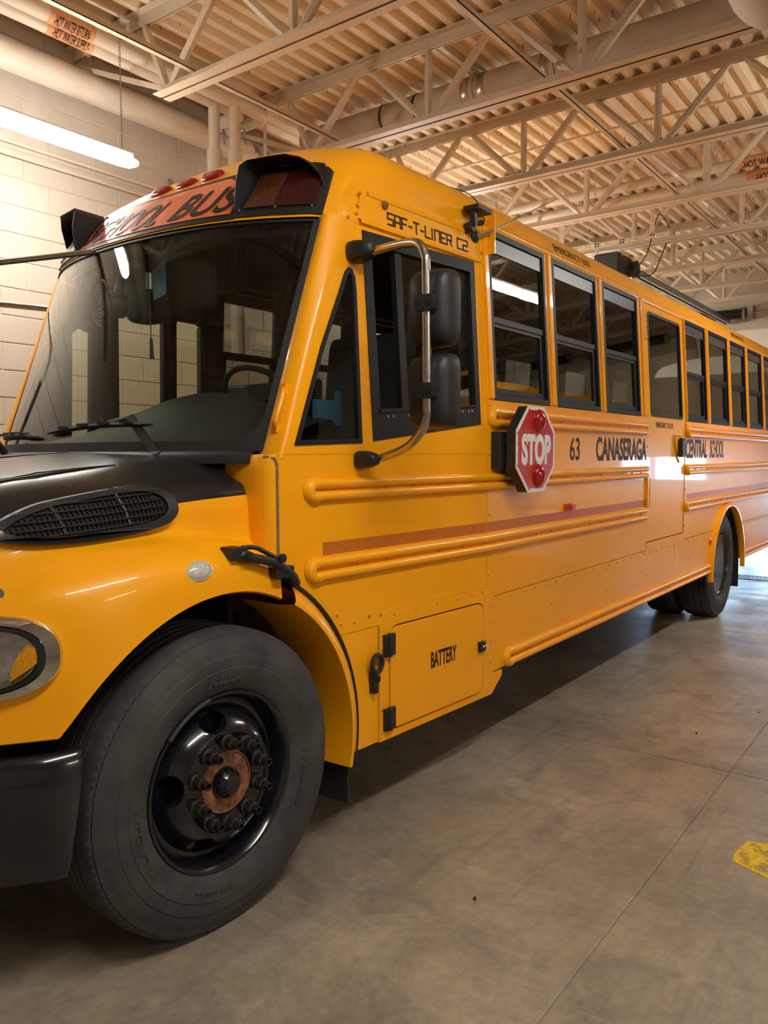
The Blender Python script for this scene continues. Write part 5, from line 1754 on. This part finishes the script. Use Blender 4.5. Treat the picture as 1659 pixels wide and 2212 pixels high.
fa = bp('mirror_arm', MB().tube(spline([Vector(p) for p in ((.77, WB - .05, 2.395), (.72, WB + .10, 2.415), (.42, WB + .36, 2.44), (.24, WB + .58, 2.44), (.20, WB + .63, 2.38), (.19, WB + .64, 2.30), (.19, WB + .64, 1.82), (.20, WB + .62, 1.73), (.30, WB + .48, 1.66), (.74, WB + .02, 1.578))], 4), .0165, 12), 'steel_tube', smooth=60)
bp('arm_mount', MB().box((.70, WB - .07, 2.35), (.81, WB + .03, 2.45)).box((.70, WB - .04, 1.54), (.79, WB + .03, 1.62)), 'black_plastic', fa, smooth=0, bevel=.015)
for zc, hh in ((2.135, .142), (1.832, .140)):
    bp('mirror_head', MB().slab([rrect(WB + .55, zc - hh, WB + .74, zc + hh, .04)], lambda u, v: (.175, u, v), lambda u, v: (.26, u, v)), 'black_plastic', fa, smooth=0, bevel=.025)
# long crossover mirror rods at the far corner
bp('mirror_rod', MB().tube([ws(.24, 1.0, .01), ws(.24, 1.0, .01) + Vector((-.56, .42, -.13))], .013, 10), 'steel_tube')

# --- stop arm
sa = bp('stop_arm', MB().box((1.715, -.055, 1.525), (1.82, .0, 1.71)).box((1.825, -.062, 1.53), (1.90, .0, 1.705)).box((1.80, -.10, 1.545), (1.86, -.04, 1.69)), 'black_plastic', smooth=0, bevel=.005)
m = MB()
for z in (1.575, 1.665): m.lathe([(.014, 0), (.013, .004), (0, .004)], (1.765, -.055, z), (0, -1, 0), 14)
bp('housing_screw', m, 'black_gloss', sa)
SX, SZ, SWd, SHt = 1.965, 1.622, .440, .432
def octo(k):
    w, h = SWd / 2 * k, SHt / 2 * k
    c1, c2 = w * .42, h * .43
    return [(SX + c1, SZ - h), (SX + w, SZ - c2), (SX + w, SZ + c2), (SX + c1, SZ + h), (SX - c1, SZ + h), (SX - w, SZ + c2), (SX - w, SZ - c2), (SX - c1, SZ - h)]
def octo_in(d):
    return [tuple(Vector(p)) for p in offset_poly(octo(1.0), d)]
yS = lambda d: (lambda u, v: (u, -.125 - d, v))
bp('arm_blade', MB().slab([octo(1.0)], yS(-.004), yS(-.055)), 'black_plastic', sa, smooth=0, label='black back shell of the stop sign')
bp('sign_border', MB().slab([octo(1.0)], yS(0), yS(-.004)), 'white_film', sa, smooth=0, label='white reflective border')
bp('sign_face', MB().slab([octo_in(.018)], yS(.0012), yS(-.002)), 'red_paint', sa, smooth=0, label='red octagon face')
text_obj('lettering', 'STOP', lambda u, v, d: (SX - .166 + u, -.1264 - d, SZ - .080 + v), (.158), .335, 'white_film', sa, .0012, bold=.05, label='white STOP lettering')
for z in (SZ + .145, SZ - .135):
    rows = []
    for d_, r_ in ((0, 1.0), (.006, 1.0), (.014, .92), (.026, .62), (.036, .25), (.038, .01)):
        rows.append([(SX + .024 + .043 * r_ * math.cos(q), -.1262 - d_, z + .060 * r_ * math.sin(q)) for q in [2 * PI * i / 24 for i in range(24)]])
    bp('flasher_lens', MB().grid(rows, close_v=True), 'red_lens', sa, smooth=35)
m = MB()
for u, v in ((-.085, .2), (-.085, -.2), (-.205, .03), (-.205, -.03), (-.21, .08), (-.21, -.08)):
    m.sphere((SX + u, -.127, SZ + v), .005, 8)
obj('rivet', m, 'zinc', sa, kind='stuff', smooth=60, weld=False)

# --- things fixed above the driver's window
m = MB().slab([[(1.695, 2.57), (1.74, 2.57), (1.74, 2.775), (1.695, 2.745)]], near(.006), near(-.01))
m.box((1.735, -.005, 2.575), (1.741, .05, 2.765))
bp('drip_shield', m, 'bus_yellow', smooth=0)
m = MB().tube([(1.575, side(1.57, 2.66) - .0, 2.668), (1.575, side(1.57, 2.66) - .045, 2.672)], .026, 14)
m.bar((1.575, .02, 2.672), (1.555, .012, 2.745), .03, .03, (0, 1, 0))
m.slab([rrect(1.535, 2.71, 1.665, 2.765, .012)], lambda u, v: (u, .075 - .0, v + .015), lambda u, v: (u, -.045, v + .0)) if False else None
m.box((1.53, -.03, 2.738), (1.665, .055, 2.762))
m.tube([(1.60, .015, 2.69), (1.63, .0, 2.70)], .012, 8)
cm = bp('side_camera', m, 'black_plastic', smooth=40, bevel=.004)
bp('camera_cable', MB().tube(spline([(1.66, .03, 2.762), (1.68, .05, 2.80), (1.66, .10, 2.86), (1.60, .19, 2.90)], 4), .003, 5).tube(spline([(1.56, .01, 2.73), (1.62, -.01, 2.715), (1.63, .0, 2.70)], 4), .003, 5), 'wire_black', cm)
ya_ = side(1.64, 2.645)
an = bp('antenna', MB().lathe([(.036, 0), (.034, .008), (.018, .018), (.017, .026)], (1.643, ya_ - .003, 2.648), (.0, -1, .05), 18), 'black_plastic')
bp('antenna_spring', MB().tube([(1.643, ya_ - .018, 2.648), (1.70, ya_ - .045, 2.672), (1.735, ya_ - .055, 2.687)], [.012, .012, .008], 10), 'chrome', an)
bp('antenna_whip', MB().tube([(1.735, ya_ - .055, 2.687), (2.10, ya_ - .06, 2.855), (2.52, ya_ - .045, 3.04)], [.0035, .003, .002], 6), 'steel_tube', an)
rv = MB()
for x, z in ((.79, 2.565), (.80, 2.60), (.815, 2.65), (.735, 2.535), (1.685, 2.575), (1.685, 2.66)): rv.sphere((x, side(x, z) - .005, z), .008, 8, (1, .6, 1))
for x in (.70, .72, .745): rv.sphere((x + .008, .145 - (x - .70) * .5, 2.545), .008, 8)
obj('rivet', rv, 'rivet_yellow', bus, kind='stuff', smooth=60, weld=False)
# text along the cant rail
def roof_text(s, x, w, z, h):
    def place(u, v, d):
        zz = z + v
        a = math.asin(min(.99, (zz - 2.695) / .23))
        return (x + u, .285 - .235 * math.cos(a) - .001 - d, zz)
    return text_obj('lettering', s, place, h, w, 'decal_black', bus, .0008)
roof_text('EMERGENCY EXIT', 2.57, .55, 2.765, .045)
roof_text('EMERGENCY EXIT', 6.75, .55, 2.765, .045)

# --- interior of the bus
rows = [[(x, y + (.03 if y < YC else -.03) * (1 if abs(y - YC) > .6 else 0), z - .035) for y, z in roof_profile(x)[5:-5]] for x in (1.1, 1.7, 5.0, X_REAR - .05)]
bp('ceiling_liner', MB().grid(rows), 'interior_grey', smooth=50)
for mapf in (near, far):
    a = .72 if mapf is near else 1.75
    bp('side_liner', MB().slab([[(a, .97), (X_REAR - .05, .97), (X_REAR - .05, 1.862), (1.86, 1.862), (1.60, 1.66), (a, 1.62)]], mapf(-.034), mapf(-.04)), 'interior_grey', smooth=0)
m = MB().box((1.05, .25, 2.50), (1.10, WB - .25, 2.86))
m = MB()
rows = [[header_pt(y, z, -.05) + Vector((.03, 0, 0)) for y in [.2 + (WB - .4) * i / 12 for i in range(13)]] for z in (2.50, 2.62, 2.74)]
rows.append([(1.15, p[1], 2.80) for p in rows[-1]])
bp('header_liner', MB().grid(rows), 'interior_dark', smooth=40)
# dashboard
def dash_z(y):
    o = y - .66
    return 1.70 + .16 * math.exp(-(o / .42) ** 2) + .03 * math.exp(-((y - 1.1) / .3) ** 2) - .03 * max(0, y - 1.4)
rows = []
for t in range(9):
    row = []
    for i in range(25):
        y = .16 + (WB - .32) * i / 24
        x0 = ws(y - YC, .01).x + .03
        x1 = x0 + .40
        tt = t / 8
        zz = 1.615 + (dash_z(y) - 1.615) * math.sin(min(1, tt * 1.25) * PI / 2)
        if tt > .85: zz -= (tt - .85) * 2.5
        row.append((x0 + (x1 - x0) * min(tt, .9) / .9, y, zz))
    rows.append(row)
da = bp('dashboard', MB().grid(rows), 'dash_grey', smooth=60)
bp('dash_front', MB().box((.55, .16, 1.0), (.60, 1.6, 1.66)), 'dash_grey', smooth=0)
# steering wheel
c = Vector((.80, .62, 1.80))
n_ = Vector((.75, 0, .66)).normalized()
u = Vector((0, 1, 0)); w_ = n_.cross(u)
sw = bp('steering_wheel', MB().tube([c + u * (.23 * math.cos(q)) + w_ * (.23 * math.sin(q)) for q in [2 * PI * i / 40 for i in range(40)]], .013, 8, closed=True), 'interior_dark', smooth=60)
m = MB().tube([c - n_ * .04, c - n_ * .35], .04, 10).lathe([(.06, -.03), (.05, .01), (0, .015)], c, n_, 16)
for q in (0, PI, 1.5 * PI): m.tube([c, c + u * (.23 * math.cos(q)) + w_ * (.23 * math.sin(q))], .014, 6)
bp('wheel_hub', m, 'black_plastic', sw)
# driver's seat
def seat(x, y, w, zb, h, name):
    m = MB()
    sec = [(x + .02, zb + .02), (x + .42, zb + .0), (x + .44, zb + .10), (x + .42, zb + .14), (x + .02, zb + .14), (x, zb + .08)]
    m.slab([sec], lambda u, v: (u, y, v), lambda u, v: (u, y + w, v))
    s = bp(name, m, 'seat_vinyl', smooth=30, bevel=.03)
    b = MB().slab([[(x + .36, zb + .10), (x + .47, zb + .10), (x + .56, zb + h - .04), (x + .53, zb + h), (x + .49, zb + h), (x + .46, zb + h - .05)]], lambda u, v: (u, y + .01, v), lambda u, v: (u, y + w - .01, v))
    bp('backrest', b, 'seat_vinyl', s, smooth=30, bevel=.025)
    l = MB()
    for yy in (y + .06, y + w - .08):
        l.box((x + .08, yy, .96), (x + .12, yy + .03, zb + .02)).box((x + .34, yy, .96), (x + .38, yy + .03, zb + .02))
    bp('seat_leg', l, 'black_frame', s, smooth=0)
    return s
seat(1.02, .34, .52, 1.36, .85, 'driver_seat')
sx = [1.95 + .78 * i for i in range(10)]
s0 = None
for i, x in enumerate(sx):
    for y in (.09, WB - 1.02):
        if s0 is None:
            s0 = seat(x, y, .93, 1.36, .62, 'passenger_seat')
        else:
            o = s0.copy(); COL.objects.link(o)
            o.location = Vector(s0.location) + Vector((x - sx[0], y - .09, 0))
            for ch in s0.children:
                k = ch.copy(); COL.objects.link(k); k.parent = o
# fan, inside mirror, route card, overhead box
fc = Vector((.40, 1.20, 2.27))
fan = bp('dash_fan', MB().lathe([(.055, -.06), (.06, .0), (.05, .03), (0, .03)], fc, (-1, .2, 0), 20).tube([fc + Vector((.03, 0, .05)), fc + Vector((.10, 0, .22))], .015, 8), 'black_plastic', smooth=50)
m = MB()
ax = Vector((-1, .2, 0)).normalized(); u_ = Vector((0, 0, 1)); v_ = ax.cross(u_)
for r in (.03, .045, .06, .075, .09, .10):
    m.tube([fc + ax * (.045 - .3 * r * r * 10 * .1) + u_ * (r * math.cos(q)) + v_ * (r * math.sin(q)) for q in [2 * PI * i / 28 for i in range(28)]], .002, 4, closed=True)
for k in range(12):
    q = 2 * PI * k / 12
    m.tube([fc + ax * .045, fc + ax * .03 + u_ * (.102 * math.cos(q)) + v_ * (.102 * math.sin(q))], .002, 4)
bp('fan_guard', m, 'black_plastic', fan, smooth=40, weld=False)
m = MB()
rows = []
for d_, k in ((0, .94), (.02, 1), (.06, 1), (.09, .85), (.10, .1)):
    rows.append([(.62 - d_ , 1.02 + .30 * k * math.copysign(abs(math.cos(q)) ** .5, math.cos(q)), 2.335 + .135 * k * math.copysign(abs(math.sin(q)) ** .5, math.sin(q))) for q in [2 * PI * i / 28 for i in range(28)]])
mi = bp('inside_mirror', MB().grid(rows, close_v=True).tube([(.58, 1.0, 2.44), (.52, 1.0, 2.56)], .014, 8), 'interior_dark', smooth=50)
bp('radio_box', MB().box((.78, .95, 2.40), (1.02, 1.45, 2.70)), 'interior_dark', smooth=0, bevel=.02)
m = MB().tube([(.46, 1.0, 2.39), (.46, 1.0, 2.32)], .016, 10)
pc = bp('pull_cord', MB().tube([(.46, 1.0, 2.32), (.463, 1.0, 2.10)], .0025, 5).tube([(.463, 1.0, 2.11), (.465, 1.0, 2.02)], [.006, .010], 8), 'black_plastic')
bp('cord_socket', m, 'zinc', pc)
bp('blue_card', MB().slab([[(.94, 2.30), (1.02, 2.28), (1.06, 2.42), (.98, 2.46)]], lambda a, b: (.50 + (b - 2.3) * .2, a, b), lambda a, b: (.503 + (b - 2.3) * .2, a, b)), 'blue_paper', smooth=0)
bp('blue_clipboard', MB().slab([[(.62, 1.72), (.80, 1.72), (.80, 1.86), (.76, 1.86), (.755, 1.82), (.62, 1.82)]], lambda a, b: (a, .20, b), lambda a, b: (a, .203, b)), 'blue_paper', smooth=0)
bp('barrier', MB().box((1.72, .10, 1.0), (1.76, .95, 2.05)), 'seat_vinyl', smooth=0, bevel=.02)
bp('barrier', MB().box((1.82, WB - .95, 1.0), (1.86, WB - .10, 2.05)), 'seat_vinyl', smooth=0, bevel=.02)

# ------------------------------------------------------------------ the neighbouring bus, seen mirrored in the windows
b2 = thing('school_bus', 'second yellow school bus in the next bay, seen only mirrored in the side windows', 'bus', (8.5, -3.8, 0))
YB0, YB1 = -4.95, -2.72
xs2 = (5.9, 6.3, 8.0, 9.5, 11.1)
def prof2(sx_):
    P = [(y / WB * (YB1 - YB0), z) for y, z in roof_profile(3.0)]
    yc = (YB1 - YB0) / 2
    return [(YB0 + yc + (y - yc) * sx_, z * (.97 if sx_ < 1 else 1)) for y, z in P]
rows = [[(x, y, z) for y, z in prof2(.93 if i == 0 else 1)] for i, x in enumerate(xs2)]
obj('roof', MB().grid(rows), 'bus_yellow', b2, smooth=50)
for y, o in ((YB1, -1), (YB0, 1)):
    m = MB().box((5.9, min(y, y + .04 * o), .5), (11.1, max(y, y + .04 * o), 1.87))
    for i in range(7): m.box((5.9 + i * .79, min(y - .0, y + .04 * o), 1.87), (6.0 + i * .79, max(y, y + .04 * o), 2.70))
    obj('side_wall', m, 'bus_yellow', b2, smooth=0)
    for i in range(6):
        obj('side_window', MB().box((6.0 + i * .79, min(y + .01 * o, y + .03 * o), 1.87), (6.69 + i * .79, max(y + .01 * o, y + .03 * o), 2.70)), 'black_gloss', b2, smooth=0)
for x in (5.88, 11.08):
    obj('end_wall', MB().box((x, YB0 + .04, .5), (x + .04, YB1 - .04, 2.72)), 'bus_yellow', b2, smooth=0)
obj('hood', MB().slab([[(4.75, .6), (5.9, .6), (5.9, 1.58), (5.2, 1.5), (4.78, 1.3)]], lambda u, v: (u, YB0 + .25, v), lambda u, v: (u, YB1 - .25, v)), 'hood_black', b2, smooth=0, bevel=.08)
for x in (5.3, 10.2):
    for y, o in ((YB1 - .02, 1), (YB0 + .02, -1)):
        w = obj('wheel', MB().lathe([(.0, -.08), (.14, -.08), (.28, -.02), (.30, .0), (.40, .02), (.49, .0), (.51, -.03), (.51, -.25), (.3, -.27)], (x, y, .512), (0, o, 0), 40), 'tyre_rubber', b2, smooth=40)
